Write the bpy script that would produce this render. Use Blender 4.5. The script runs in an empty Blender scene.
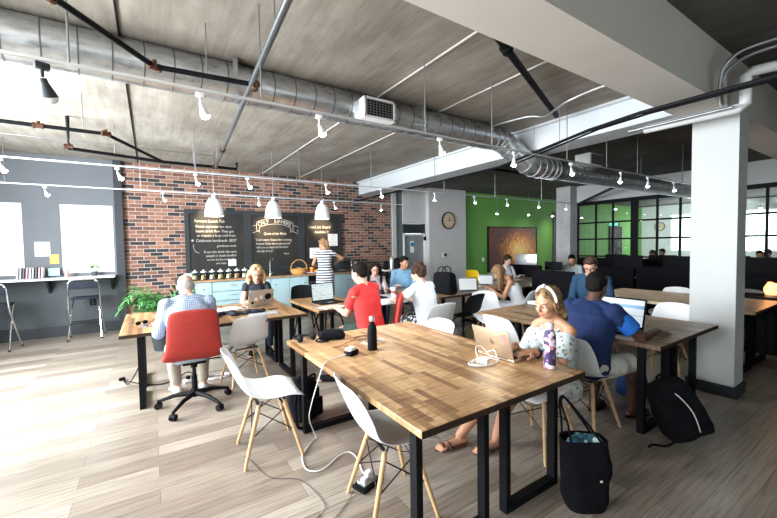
import bpy, bmesh, math, random
from mathutils import Vector, Matrix, noise, Euler
PI = math.pi
V = Vector
R = math.radians
random.seed(7)
C = bpy.context.scene.collection
sc = bpy.context.scene

# ---------------------------------------------------------------- camera
cd = bpy.data.cameras.new('camera')
cam = bpy.data.objects.new('camera', cd)
C.objects.link(cam)
cd.sensor_fit = 'HORIZONTAL'
cd.sensor_width = 36.0
cd.lens = 366.564 / 777 * 36.0
cd.clip_start = 0.05
cam.matrix_world = Matrix(((0.8382, 0.0356, -0.5443, 0), (-0.5452, 0.0251, -0.8379, 0), (-0.0162, 0.9990, 0.0405, 1.55), (0, 0, 0, 1)))
sc.camera = cam
# ---------------------------------------------------------------- world, exposure
sc.view_settings.view_transform = 'Standard'
sc.view_settings.look = 'None'
sc.view_settings.gamma = 1.0
sc.view_settings.exposure = 0.0
w = bpy.data.worlds.new('daylight')
sc.world = w
w.use_nodes = True
w.node_tree.nodes['Background'].inputs[0].default_value = (0.93, 0.97, 1.0, 1)
w.node_tree.nodes['Background'].inputs[1].default_value = 3.5
# ---------------------------------------------------------------- large lights at the windows
def area(name, loc, rot, sx, sy, power, col=(1, 1, 1)):
    l = bpy.data.lights.new(name, 'AREA')
    l.shape = 'RECTANGLE'; l.size = sx; l.size_y = sy; l.energy = power; l.color = col
    o = bpy.data.objects.new(name, l); C.objects.link(o)
    o.location = loc; o.rotation_euler = rot
    return o
# side windows (left wall, out of frame); the rear light is an unseen added fill
area('daylight_side_far', (-2.75, 5.1, 1.9), (0, R(-90), 0), 2.0, 2.8, 820, (.88, .95, 1))
area('daylight_side_near', (-2.75, 1.6, 1.9), (0, R(-90), 0), 2.0, 3.4, 300, (.93, .97, 1))
area('fill_rear', (2.0, -3.75, 1.9), (R(90), 0, 0), 3.6, 1.8, 6, (1, .98, .95))
area('daylight_back_room', (20.6, 5.2, 1.9), (0, R(90), 0), 1.6, 5.5, 160, (.95, .98, 1))
# ---------------------------------------------------------------- mesh helpers
def frame(d, up=V((0, 0, 1))):
    z = V(d).normalized()
    if abs(z.dot(up)) > .97: up = V((1, 0, 0))
    x = up.cross(z).normalized(); y = z.cross(x)
    return Matrix((x, y, z)).transposed()
class MB:
    def __init__(s): s.bm = bmesh.new()
    def box(s, c, size, rot=None, bev=0):
        r = bmesh.ops.create_cube(s.bm, size=1)
        vs = r['verts']
        for v in vs: v.co = V((v.co.x * size[0], v.co.y * size[1], v.co.z * size[2]))
        if bev:
            es = list({e for v in vs for e in v.link_edges})
            g = bmesh.ops.bevel(s.bm, geom=es, offset=bev, segments=2, affect='EDGES', profile=.5)
            vs = list({v for f in g['faces'] for v in f.verts} | {v for v in vs if v.is_valid})
        m = rot if rot is not None else Matrix.Identity(3)
        if isinstance(m, (int, float)): m = Matrix.Rotation(m, 3, 'Z')
        for v in vs: v.co = m @ v.co + V(c)
        return s
    def bar(s, p0, p1, w, h, up=V((0, 0, 1))):
        p0, p1 = V(p0), V(p1); d = p1 - p0
        return s.box((p0 + p1) / 2, (w, h, d.length), frame(d, up))
    def ring_tube(s, pts, rads, seg=10, cap=True, flat=None):
        pts = [V(p) for p in pts]; n = len(pts)
        rads = rads if hasattr(rads, '__len__') else [rads] * n
        rings = []; fr = None
        for i, p in enumerate(pts):
            d = (pts[min(i + 1, n - 1)] - pts[max(i - 1, 0)])
            if d.length < 1e-9: d = V((0, 0, 1))
            if fr is None: fr = frame(d)
            else:
                z = d.normalized(); x = fr.col[0] - z * fr.col[0].dot(z)
                if x.length < 1e-6: x = frame(d).col[0]
                x.normalize(); fr = Matrix((x, z.cross(x), z)).transposed()
            rr = rads[i]; ry = rr * (flat or 1)
            rings.append([s.bm.verts.new(p + fr @ V((math.cos(a) * rr, math.sin(a) * ry, 0))) for a in [2 * PI * k / seg for k in range(seg)]])
        for a, b in zip(rings, rings[1:]):
            for k in range(seg): s.bm.faces.new((a[k], a[(k + 1) % seg], b[(k + 1) % seg], b[k]))
        if cap:
            s.bm.faces.new(rings[0][::-1]); s.bm.faces.new(rings[-1])
        return s
    def cyl(s, p0, p1, r0, r1=None, seg=12): return s.ring_tube([p0, p1], [r0, r0 if r1 is None else r1], seg)
    def tube(s, pts, r, seg=8, smooth=4): return s.ring_tube(spline(pts, smooth) if smooth else pts, r, seg)
    def capsule(s, p0, p1, r0, r1, seg=12):
        p0, p1 = V(p0), V(p1); d = (p1 - p0)
        if d.length < 1e-6: d = V((0, 0, 1e-4))
        u = d.normalized(); pts = []; rs = []
        for a in (80, 55, 28): pts.append(p0 - u * r0 * math.sin(R(a))); rs.append(r0 * math.cos(R(a)))
        pts.append(p0); rs.append(r0); pts.append(p1); rs.append(r1)
        for a in (28, 55, 80): pts.append(p1 + u * r1 * math.sin(R(a))); rs.append(r1 * math.cos(R(a)))
        return s.ring_tube(pts, rs, seg)
    def ell(s, c, r, rot=None, u=16, v=10):
        g = bmesh.ops.create_uvsphere(s.bm, u_segments=u, v_segments=v, radius=1)
        m = rot if rot is not None else Matrix.Identity(3)
        for q in g['verts']: q.co = m @ V((q.co.x * r[0], q.co.y * r[1], q.co.z * r[2])) + V(c)
        return s
    def lathe(s, prof, seg=24, c=(0, 0, 0), rot=None):
        c = V(c); m = rot if rot is not None else Matrix.Identity(3); rings = []
        for r, z in prof:
            if r < 1e-5: rings.append([s.bm.verts.new(c + m @ V((0, 0, z)))])
            else: rings.append([s.bm.verts.new(c + m @ V((math.cos(2 * PI * k / seg) * r, math.sin(2 * PI * k / seg) * r, z))) for k in range(seg)])
        for a, b in zip(rings, rings[1:]):
            for k in range(seg):
                k2 = (k + 1) % seg
                if len(a) == 1 and len(b) == 1: continue
                if len(a) == 1: s.bm.faces.new((a[0], b[k2], b[k]))
                elif len(b) == 1: s.bm.faces.new((a[k], a[k2], b[0]))
                else: s.bm.faces.new((a[k], a[k2], b[k2], b[k]))
        return s
    def prism(s, poly, axis, a, b):
        # poly: 2-D outline in the plane normal to axis; a..b the extent along it
        def mk(p, t):
            return V((t, p[0], p[1])) if axis == 'x' else V((p[0], t, p[1])) if axis == 'y' else V((p[0], p[1], t))
        A = [s.bm.verts.new(mk(p, a)) for p in poly]; B = [s.bm.verts.new(mk(p, b)) for p in poly]
        n = len(poly)
        s.bm.faces.new(A[::-1]); s.bm.faces.new(B)
        for i in range(n): s.bm.faces.new((A[i], A[(i + 1) % n], B[(i + 1) % n], B[i]))
        return s
    def loft(s, rings, fwd, lat, seg=20, power=2.0):
        # rings: (centre, half depth, half width)
        fwd, lat = V(fwd), V(lat); rs = []
        for c, a, b in rings:
            row = []
            for k in range(seg):
                t = 2 * PI * k / seg; ct, st = math.cos(t), math.sin(t)
                x = math.copysign(abs(ct) ** (2 / power), ct) * a; y = math.copysign(abs(st) ** (2 / power), st) * b
                row.append(s.bm.verts.new(V(c) + fwd * x + lat * y))
            rs.append(row)
        for a, b in zip(rs, rs[1:]):
            for k in range(seg): s.bm.faces.new((a[k], a[(k + 1) % seg], b[(k + 1) % seg], b[k]))
        s.bm.faces.new(rs[0][::-1]); s.bm.faces.new(rs[-1])
        return s
    def mesh(s, name, smooth=True):
        bmesh.ops.recalc_face_normals(s.bm, faces=s.bm.faces)
        me = bpy.data.meshes.new(name); s.bm.to_mesh(me); s.bm.free()
        if smooth:
            me.shade_smooth()
            try: me.set_sharp_from_angle(angle=R(38))
            except Exception: pass
        return me
    def build(s, name, m, parent=None, smooth=True, kind=None, label=None):
        me = s.mesh(name, smooth)
        if m: me.materials.append(m)
        o = bpy.data.objects.new(name, me); C.objects.link(o)
        if parent: o.parent = parent
        if kind: o['kind'] = kind
        if label: o['label'] = label
        return o
def spline(pts, n=4):
    pts = [V(p) for p in pts]
    if len(pts) < 3: return pts
    out = []
    for i in range(len(pts) - 1):
        p0 = pts[max(i - 1, 0)]; p1 = pts[i]; p2 = pts[i + 1]; p3 = pts[min(i + 2, len(pts) - 1)]
        for k in range(n):
            t = k / n
            out.append(.5 * ((2 * p1) + (p2 - p0) * t + (2 * p0 - 5 * p1 + 4 * p2 - p3) * t * t + (3 * p1 - p0 - 3 * p2 + p3) * t ** 3))
    out.append(pts[-1]); return out
WORK = bpy.data.scenes.new('workbench')
def evaluated(o):
    # the finished mesh of an object with modifiers (or of a text curve), worked out in a scene of its own
    WORK.collection.objects.link(o); vl = WORK.view_layers[0]; vl.update()
    me = bpy.data.meshes.new_from_object(o.evaluated_get(vl.depsgraph)); WORK.collection.objects.unlink(o); return me
def bake(o):
    me = evaluated(o); C.objects.unlink(o) if o.name in C.objects else None
    o.modifiers.clear(); o.data = me; C.objects.link(o); return o
def tag(o, label, cat, group=None, kind=None):
    o['label'] = label; o['category'] = cat
    if group: o['group'] = group
    if kind: o['kind'] = kind
    return o
def thing(name, label, cat, loc=(0, 0, 0), rz=0, group=None):
    o = bpy.data.objects.new(name, None); C.objects.link(o)
    o.empty_display_size = .1
    o.location = loc; o.rotation_euler = (0, 0, rz)
    return tag(o, label, cat, group)
def kids(o): return [c for c in C.objects if c.parent == o]
def copy_tree(o, parent=None):
    c = o.copy(); C.objects.link(c)
    if parent: c.parent = parent
    for k in kids(o): copy_tree(k, c)
    return c
def dup(src, label, loc, rz=0, group=None):
    c = copy_tree(src); c.location = loc; c.rotation_euler = (0, 0, rz); c['label'] = label
    if group: c['group'] = group
    return c
# ---------------------------------------------------------------- materials
MATS = {}
class NT:
    def __init__(s, name):
        s.m = bpy.data.materials.new(name); s.m.use_nodes = True
        s.t = s.m.node_tree; s.n = s.t.nodes; s.b = s.n['Principled BSDF']
    def node(s, t, **kw):
        n = s.n.new(t)
        for k, v in kw.items():
            if k.startswith('i_'):
                key = k[2:]; n.inputs[int(key) if key.isdigit() else key.replace('_', ' ')].default_value = v
            else: setattr(n, k, v)
        return n
    def link(s, a, b): s.t.links.new(a, b)
    def coord(s, scale=(1, 1, 1), rot=(0, 0, 0), loc=(0, 0, 0)):
        c = s.node('ShaderNodeTexCoord'); m = s.node('ShaderNodeMapping')
        m.inputs['Scale'].default_value = scale; m.inputs['Rotation'].default_value = rot; m.inputs['Location'].default_value = loc
        s.link(c.outputs['Object'], m.inputs[0]); return m.outputs[0]
    def noise(s, vec, scale=5, detail=3, rough=.5):
        n = s.node('ShaderNodeTexNoise'); n.inputs['Scale'].default_value = scale; n.inputs['Detail'].default_value = detail; n.inputs['Roughness'].default_value = rough
        s.link(vec, n.inputs['Vector']); return n.outputs['Fac']
    def ramp(s, fac, stops, interp='LINEAR'):
        r = s.node('ShaderNodeValToRGB'); r.color_ramp.interpolation = interp
        e = r.color_ramp.elements
        while len(e) < len(stops): e.new(.5)
        for el, (p, c) in zip(e, stops): el.position = p; el.color = (*c, 1)
        s.link(fac, r.inputs[0]); return r.outputs[0]
    def mix(s, fac, a, b, mode='MIX'):
        m = s.node('ShaderNodeMix', data_type='RGBA', blend_type=mode)
        for sock, v in ((m.inputs[0], fac), (m.inputs[6], a), (m.inputs[7], b)):
            if isinstance(v, (int, float)): sock.default_value = v
            elif isinstance(v, tuple): sock.default_value = (*v, 1)
            else: s.link(v, sock)
        return m.outputs[2]
    def bump(s, h, strength=.3, dist=.01):
        b = s.node('ShaderNodeBump'); b.inputs['Strength'].default_value = strength; b.inputs['Distance'].default_value = dist
        s.link(h, b.inputs['Height']); s.link(b.outputs[0], s.b.inputs['Normal'])
    def color(s, c): s.link(c, s.b.inputs['Base Color'])
def mat(name, col, rough=.5, metal=0, var=0, scale=8, bump=0, bscale=60, spec=None, emit=None, estr=0, trans=0, sheen=0, sub=0):
    if name in MATS: return MATS[name]
    t = NT(name); b = t.b
    b.inputs['Base Color'].default_value = (*col, 1); b.inputs['Roughness'].default_value = rough; b.inputs['Metallic'].default_value = metal
    if spec is not None: b.inputs['Specular IOR Level'].default_value = spec
    if trans: b.inputs['Transmission Weight'].default_value = trans
    if sheen: b.inputs['Sheen Weight'].default_value = sheen
    if sub:
        b.inputs['Subsurface Weight'].default_value = sub; b.inputs['Subsurface Radius'].default_value = (.02, .008, .004)
    if emit: b.inputs['Emission Color'].default_value = (*emit, 1); b.inputs['Emission Strength'].default_value = estr
    if var or bump: v = t.coord()
    if var:
        f = t.noise(v, scale, 4)
        t.color(t.ramp(f, [(.3, tuple(c * (1 - var) for c in col)), (.7, tuple(min(1, c * (1 + var)) for c in col))]))
    if bump: t.bump(t.noise(v, bscale, 3), bump, .004)
    MATS[name] = t.m; return t.m
def m_floor():
    t = NT('oak vinyl planks'); v = t.coord()
    br = t.node('ShaderNodeTexBrick', offset=.37, offset_frequency=2); br.inputs['Scale'].default_value = 1
    br.inputs['Brick Width'].default_value = 1.22; br.inputs['Row Height'].default_value = .152; br.inputs['Mortar Size'].default_value = .0016
    br.inputs['Color1'].default_value = (0, 0, 0, 1); br.inputs['Color2'].default_value = (1, 1, 1, 1); br.inputs['Mortar'].default_value = (.3, .3, .3, 1)
    t.link(v, br.inputs['Vector'])
    base = t.ramp(br.outputs['Color'], [(0, (.19, .153, .122)), (.35, (.245, .203, .163)), (.7, (.30, .254, .208)), (1, (.35, .302, .254))])
    g = t.noise(t.coord(scale=(1.1, 26, 1)), 2.2, 6, .62)
    gr = t.ramp(g, [(.3, (.5, .46, .43)), (.5, (1, 1, 1)), (.75, (1.3, 1.28, 1.25))])
    c = t.mix(1.0, base, gr, 'MULTIPLY')
    c = t.mix(br.outputs['Fac'], c, (.10, .085, .07))
    t.color(c); t.b.inputs['Roughness'].default_value = .33
    t.link(t.ramp(g, [(0, (.24,) * 3), (1, (.38,) * 3)]), t.b.inputs['Roughness'])
    t.bump(br.outputs['Fac'], .25, -.002); return t.m
def m_top(name, dark, mid, light, rough=.36, seed=0):
    t = NT(name); v = t.coord(rot=(0, 0, PI / 2), loc=(seed, seed * .37, 0))
    br = t.node('ShaderNodeTexBrick', offset=.43, offset_frequency=2); br.inputs['Scale'].default_value = 1
    br.inputs['Brick Width'].default_value = .34; br.inputs['Row Height'].default_value = .040; br.inputs['Mortar Size'].default_value = .0006
    br.inputs['Color1'].default_value = (0, 0, 0, 1); br.inputs['Color2'].default_value = (1, 1, 1, 1); br.inputs['Mortar'].default_value = (.2, .2, .2, 1)
    t.link(v, br.inputs['Vector'])
    base = t.ramp(br.outputs['Color'], [(0, dark), (.3, mid), (.65, tuple((a + b) / 2 for a, b in zip(mid, light))), (1, light)])
    g = t.noise(t.coord(rot=(0, 0, PI / 2), scale=(3, 40, 3)), 1.5, 6, .65)
    c = t.mix(1.0, base, t.ramp(g, [(.28, (.45, .36, .28)), (.5, (1, 1, 1)), (.78, (1.25, 1.2, 1.1))]), 'MULTIPLY')
    k = t.noise(t.coord(scale=(1, 1, 1), loc=(seed, 0, 0)), 9, 3)
    c = t.mix(t.ramp(k, [(.66, (0,) * 3), (.74, (.7,) * 3)]), c, dark)
    t.color(c); t.b.inputs['Roughness'].default_value = rough; return t.m
def m_brick():
    t = NT('red and black brick'); c = t.node('ShaderNodeTexCoord'); sp = t.node('ShaderNodeSeparateXYZ'); cb = t.node('ShaderNodeCombineXYZ')
    t.link(c.outputs['Object'], sp.inputs[0]); t.link(sp.outputs[0], cb.inputs[0]); t.link(sp.outputs[2], cb.inputs[1]); t.link(sp.outputs[1], cb.inputs[2])
    br = t.node('ShaderNodeTexBrick', offset=.5, offset_frequency=2); br.inputs['Scale'].default_value = 1
    br.inputs['Brick Width'].default_value = .215; br.inputs['Row Height'].default_value = .073; br.inputs['Mortar Size'].default_value = .0065
    br.inputs['Mortar Smooth'].default_value = .3
    br.inputs['Color1'].default_value = (0, 0, 0, 1); br.inputs['Color2'].default_value = (1, 1, 1, 1); br.inputs['Mortar'].default_value = (.5, .5, .5, 1)
    t.link(cb.outputs[0], br.inputs['Vector'])
    base = t.ramp(br.outputs['Color'], [(0, (.02, .018, .02)), (.20, (.035, .028, .03)), (.22, (.13, .058, .038)), (.45, (.20, .088, .056)), (.7, (.30, .145, .095)), (.84, (.23, .105, .068)), (.86, (.06, .032, .028)), (1, (.10, .045, .035))])
    n = t.noise(cb.outputs[0], 28, 4)
    base = t.mix(1.0, base, t.ramp(n, [(.3, (.72,) * 3), (.7, (1.25,) * 3)]), 'MULTIPLY')
    t.color(t.mix(br.outputs['Fac'], base, (.38, .34, .31))); t.b.inputs['Roughness'].default_value = .85
    t.bump(br.outputs['Fac'], .6, -.01); return t.m
def m_concrete(name, a, b, c3, streak=(1.3, .6, 1)):
    t = NT(name)
    f1 = t.noise(t.coord(scale=streak), 2.2, 7, .62); f2 = t.noise(t.coord(scale=(7, .5, 1)), 3, 4, .6); f3 = t.noise(t.coord(), .7, 3)
    col = t.ramp(f1, [(.25, a), (.5, b), (.75, c3)])
    col = t.mix(1.0, col, t.ramp(f2, [(.3, (.82, .81, .8)), (.7, (1.12, 1.12, 1.12))]), 'MULTIPLY')
    col = t.mix(1.0, col, t.ramp(f3, [(.3, (.85, .84, .82)), (.7, (1.1, 1.1, 1.1))]), 'MULTIPLY')
    t.color(col); t.b.inputs['Roughness'].default_value = .9
    t.bump(f1, .15, .01); return t.m
def m_check():
    t = NT('blue check cotton'); c = t.node('ShaderNodeTexCoord'); w_ = []
    for ax in 'YZ':
        wv = t.node('ShaderNodeTexWave', wave_type='BANDS', bands_direction=ax); wv.inputs['Scale'].default_value = 17
        t.link(c.outputs['Object'], wv.inputs[0]); w_.append(t.ramp(wv.outputs['Fac'], [(.3, (.13, .20, .33)), (.65, (.45, .52, .62))]))
    t.color(t.mix(.5, w_[0], w_[1])); t.b.inputs['Roughness'].default_value = .85; return t.m
def m_stripe():
    t = NT('navy and white stripes'); c = t.node('ShaderNodeTexCoord')
    wv = t.node('ShaderNodeTexWave', wave_type='BANDS', bands_direction='Z'); wv.inputs['Scale'].default_value = 5.6
    t.link(c.outputs['Object'], wv.inputs[0]); t.color(t.ramp(wv.outputs['Fac'], [(.45, (.02, .03, .07)), (.55, (.75, .76, .8))])); t.b.inputs['Roughness'].default_value = .85; return t.m
def m_floral(name, bg, cols, scale=38, thr=.42):
    t = NT(name); v = t.coord()
    vo = t.node('ShaderNodeTexVoronoi'); vo.inputs['Scale'].default_value = scale; t.link(v, vo.inputs['Vector'])
    sp = t.node('ShaderNodeSeparateXYZ'); t.link(vo.outputs['Color'], sp.inputs[0])
    st = [(i / len(cols), c) for i, c in enumerate(cols)]
    c = t.ramp(sp.outputs[0], st, 'CONSTANT'); f = t.ramp(vo.outputs['Distance'], [(thr, (1,) * 3), (thr + .08, (0,) * 3)])
    t.color(t.mix(f, bg, c)); t.b.inputs['Roughness'].default_value = .6; return t.m
def m_paint():
    t = NT('abstract gold painting'); c = t.node('ShaderNodeTexCoord')
    f = t.noise(t.coord(scale=(5, 1, 1.6)), 3.0, 8, .75); g = t.noise(t.coord(scale=(1, 1, 1.2), loc=(3, 0, 1)), 1.0, 4, .6)
    gz = t.node('ShaderNodeTexGradient', gradient_type='SPHERICAL'); t.link(t.coord(scale=(.75, 1, 1.25), loc=(-.25, 0, .05)), gz.inputs[0])
    ma = t.node('ShaderNodeMath', operation='MULTIPLY_ADD'); ma.inputs[1].default_value = .55; t.link(gz.outputs['Fac'], ma.inputs[0])
    mb_ = t.node('ShaderNodeMath', operation='MULTIPLY_ADD'); mb_.inputs[1].default_value = 1.1; mb_.inputs[2].default_value = -.28; t.link(f, mb_.inputs[0]); t.link(mb_.outputs[0], ma.inputs[2])
    col = t.ramp(ma.outputs[0], [(.15, (.02, .008, .005)), (.33, (.13, .03, .01)), (.47, (.42, .12, .015)), (.60, (.85, .36, .03)), (.75, (1, .7, .22))])
    sp = t.node('ShaderNodeSeparateXYZ'); t.link(c.outputs['Object'], sp.inputs[0])
    mp = t.node('ShaderNodeMapRange'); mp.inputs[1].default_value = -1.3; mp.inputs[2].default_value = 1.3; t.link(sp.outputs[0], mp.inputs[0])
    col = t.mix(t.ramp(mp.outputs[0], [(0, (.4,) * 3), (.25, (.15,) * 3), (.5, (0,) * 3), (1, (.25,) * 3)]), col, (.10, .02, .012))
    t.color(col); t.b.inputs['Roughness'].default_value = .5; return t.m
def m_glass(name='clear glass', tint=(.95, 1, .98)):
    if name in MATS: return MATS[name]
    t = NT(name); n = t.n; tr = n.new('ShaderNodeBsdfTransparent'); tr.inputs[0].default_value = (*tint, 1)
    gl = n.new('ShaderNodeBsdfGlossy'); gl.inputs['Roughness'].default_value = .02; fr = n.new('ShaderNodeFresnel'); fr.inputs[0].default_value = 1.45
    mx = n.new('ShaderNodeMixShader'); t.link(fr.outputs[0], mx.inputs[0]); t.link(tr.outputs[0], mx.inputs[1]); t.link(gl.outputs[0], mx.inputs[2])
    t.link(mx.outputs[0], n['Material Output'].inputs[0]); MATS[name] = t.m; return t.m
M = dict(
    floor=m_floor(), brick=m_brick(),
    top=m_top('acacia table top', (.20, .10, .042), (.37, .205, .092), (.54, .345, .175)),
    top_dark=m_top('walnut table top', (.09, .05, .03), (.24, .145, .08), (.40, .26, .16), seed=3),
    top_pale=m_top('pale oak table top', (.36, .25, .15), (.52, .38, .24), (.66, .5, .34), seed=5),
    ceiling=m_concrete('board marked concrete', (.17, .15, .125), (.26, .236, .20), (.36, .335, .295)),
    block=m_concrete('painted block', (.40, .40, .41), (.5, .5, .51), (.56, .56, .57), (1, 1, 1)),
    wallgrey=mat('grey wall paint', (.13, .14, .155), .8, var=.04, scale=2),
    wallslate=mat('slate wall paint', (.055, .066, .072), .75, var=.12, scale=3),
    charcoal=mat('charcoal paint', (.016, .021, .026), .6, var=.1, scale=4),
    wallwhite=mat('white wall paint', (.55, .56, .555), .8, var=.03, scale=2, bump=.05, bscale=90),
    pier=mat('warm white pier paint', (.56, .55, .55), .8, var=.03, scale=2),
    beam=mat('cream beam paint', (.60, .565, .52), .75, var=.03, scale=2, bump=.06, bscale=70),
    green=mat('leaf green paint', (.13, .36, .065), .7, var=.05, scale=2),
    black=mat('black steel', (.004, .0045, .006), .6, spec=.16), blackm=mat('matte black', (.005, .005, .0065), .75, var=.2, scale=20, spec=.15),
    blackf=mat('black fabric', (.006, .006, .008), .95, var=.3, scale=30, bump=.3, bscale=120, spec=.12),
    white=mat('white plastic', (.80, .81, .82), .33), whitep=mat('white enamel', (.75, .76, .77), .4), steelwhite=mat('white painted steel', (.58, .61, .64), .5), edge=mat('shaded edge brown', (.045, .026, .016), .6, spec=.2),
    paper=mat('white paper', (.82, .82, .80), .8), galv=None, chrome=mat('chrome', (.75, .76, .78), .18, 1),
    beech=mat('beech wood', (.56, .35, .18), .45, var=.15, scale=14), wire=mat('black wire', (.01, .01, .012), .35, .5),
    redf=mat('red upholstery', (.33, .022, .014), .75, var=.1, scale=25, bump=.25, bscale=200), orange=mat('orange plastic', (.62, .10, .04), .4),
    redp=mat('red plastic', (.5, .05, .035), .35), yellow=mat('yellow plastic', (.85, .55, .02), .35),
    cab=mat('pale blue cabinet paint', (.36, .52, .57), .5, var=.03), steel=mat('brushed steel', (.32, .33, .35), .35, .9),
    darkst=mat('dark appliance steel', (.06, .07, .08), .3, .6), copper=mat('rusty brass fitting', (.12, .06, .035), .45, .7, var=.3, scale=40),
    board=mat('chalkboard', (.014, .013, .0125), .7, var=.35, scale=3), chalk=mat('chalk', (.5, .48, .43), .9),
    alu=mat('silver aluminium', (.62, .63, .64), .32, .85), gold=mat('gold aluminium', (.62, .50, .36), .35, .8), wicker=mat('wicker', (.50, .26, .07), .7, var=.35, scale=60, bump=.6, bscale=80),
    leaf=mat('plant leaf', (.05, .17, .045), .4, var=.4, scale=9), leafy=mat('light leaf', (.16, .36, .06), .5, var=.3, scale=9), soil=mat('soil', (.03, .02, .015), .95),
    stone=mat('dark stone worktop', (.05, .045, .04), .3, var=.3, scale=30), wood=mat('warm wood edge', (.36, .21, .11), .45, var=.2, scale=12),
    navy=mat('navy cloth', (.006, .009, .02), .85), teal=mat('teal denim', (.02, .10, .16), .85, var=.3, scale=40),
    bulb=mat('lit lamp', (1, 1, 1), .4, emit=(.86, .95, 1), estr=30), warmbulb=mat('warm lit bulb', (1, .9, .7), .4, emit=(1, .72, .4), estr=14),
    glow=mat('glowing salt lamp', (.9, .45, .2), .5, emit=(1, .36, .10), estr=3.2), glass=m_glass(), rubber=mat('rubber', (.02, .02, .02), .8),
    check=m_check(), stripe=m_stripe(), painting=m_paint(),
    floral=m_floral('floral bottle print', (.045, .03, .10), [(.75, .68, .78), (.55, .2, .3), (.85, .8, .85), (.2, .15, .3), (.8, .5, .55)], 36, .5),
    blouse=m_floral('floral blouse print', (.50, .55, .55), [(.10, .14, .13), (.50, .55, .55), (.25, .32, .3), (.45, .32, .26), (.5, .55, .55)], 42, .42),
)
def m_galv():
    t = NT('galvanised spiral duct'); f = t.noise(t.coord(scale=(1, 3, 3)), 7, 5, .6)
    t.color(t.ramp(f, [(.3, (.38, .40, .42)), (.7, (.62, .64, .66))])); t.b.inputs['Metallic'].default_value = .9
    t.link(t.ramp(f, [(.2, (.22,) * 3), (.8, (.42,) * 3)]), t.b.inputs['Roughness']); return t.m
M['galv'] = m_galv(); M['seam'] = mat('duct seam shadow', (.16, .17, .18), .45, .8); M['pipe'] = mat('dark steel pipe', (.16, .17, .19), .3, .85)  # seam ribs use a darker metal than the duct
def m_screen(name, kind, strength):
    t = NT(name); v = t.coord(scale=(1, 1, 1))
    if kind == 'doc':
        br = t.node('ShaderNodeTexBrick'); br.inputs['Scale'].default_value = 1; br.inputs['Brick Width'].default_value = .11; br.inputs['Row Height'].default_value = .035; br.inputs['Mortar Size'].default_value = .009
        c = t.node('ShaderNodeTexCoord'); sp = t.node('ShaderNodeSeparateXYZ'); cb = t.node('ShaderNodeCombineXYZ')
        t.link(c.outputs['Object'], sp.inputs[0]); t.link(sp.outputs[1], cb.inputs[0]); t.link(sp.outputs[2], cb.inputs[1])
        t.link(cb.outputs[0], br.inputs['Vector']); br.inputs['Color1'].default_value = (.8, .9, .95, 1); br.inputs['Color2'].default_value = (.45, .7, .6, 1); br.inputs['Mortar'].default_value = (.85, .92, .95, 1)
        col = br.outputs['Color']
    elif kind == 'photo':
        col = t.ramp(t.noise(v, 18, 4), [(.35, (.02, .05, .08)), (.5, (.15, .3, .4)), (.65, (.6, .75, .85))])
    elif kind == 'web':
        sp = t.node('ShaderNodeSeparateXYZ'); t.link(t.coord(loc=(0, 0, .12)), sp.inputs[0])
        col = t.ramp(sp.outputs[2], [(0, (.75, .85, .95)), (.085, (.75, .85, .95)), (.09, (.4, .6, .8)), (.10, (.8, .88, .95)), (.155, (.8, .88, .95)), (.16, (.10, .38, .68)), (.185, (.10, .38, .68)), (.19, (.8, .88, .95))], 'CONSTANT')
    else: col = t.ramp(t.noise(v, 3, 2), [(.3, (.80, .86, .9)), (.7, (.9, .95, .97))])
    t.b.inputs['Base Color'].default_value = (.02, .02, .02, 1); t.b.inputs['Roughness'].default_value = .3; t.link(col, t.b.inputs['Emission Color']); t.b.inputs['Emission Strength'].default_value = strength; return t.m
M['s_doc'] = m_screen('document screen', 'doc', .9); M['s_photo'] = m_screen('photo screen', 'photo', .9); M['s_web'] = m_screen('web page screen', 'web', .85); M['s_blank'] = m_screen('pale screen', 'blank', .8)
# ================================================================= THE SETTING
def st(name, mb, m, label=None, smooth=False):
    o = mb.build(name, m, None, smooth); o['kind'] = 'structure'
    if label: o['label'] = label
    return o
X0, X1, Y0, Y1, H = -2.9, 21.0, -4.0, 8.64, 3.2
st('floor', MB().box(((X0 + X1) / 2, (Y0 + Y1) / 2, -.05), (X1 - X0 + .4, Y1 - Y0 + .4, .1)), M['floor'], 'grey oak plank floor')
st('ceiling', MB().box(((X0 + 4.92) / 2, (1.3 + Y1 + .2) / 2, H + .1), (4.92 - X0, Y1 + .2 - 1.3, .2)), M['ceiling'], 'raw board-marked concrete ceiling')
MDC = m_concrete('darker concrete', (.045, .04, .035), (.085, .078, .07), (.13, .12, .11))  # darker tone than the main ceiling slab
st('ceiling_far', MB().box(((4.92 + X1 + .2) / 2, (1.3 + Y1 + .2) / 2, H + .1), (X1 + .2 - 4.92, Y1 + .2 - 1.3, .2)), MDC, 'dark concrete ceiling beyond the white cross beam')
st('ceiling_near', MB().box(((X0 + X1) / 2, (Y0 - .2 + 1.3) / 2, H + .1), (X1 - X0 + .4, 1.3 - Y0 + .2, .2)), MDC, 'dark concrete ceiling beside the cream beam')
def wall_y(y, th, x0, x1, z0, z1, holes):
    # wall panel normal to y with rectangular holes (x0,x1,z0,z1), as one mesh
    mb = MB(); xs = sorted({x0, x1, *[h[0] for h in holes], *[h[1] for h in holes]})
    for a, b in zip(xs, xs[1:]):
        cuts = sorted([(h[2], h[3]) for h in holes if h[0] <= a + 1e-6 and h[1] >= b - 1e-6]); z = z0
        for c, d in cuts + [(z1, z1)]:
            if c - z > 1e-4: mb.box(((a + b) / 2, y + th / 2, (z + c) / 2), (b - a, abs(th), c - z))
            z = d
    return mb
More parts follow.
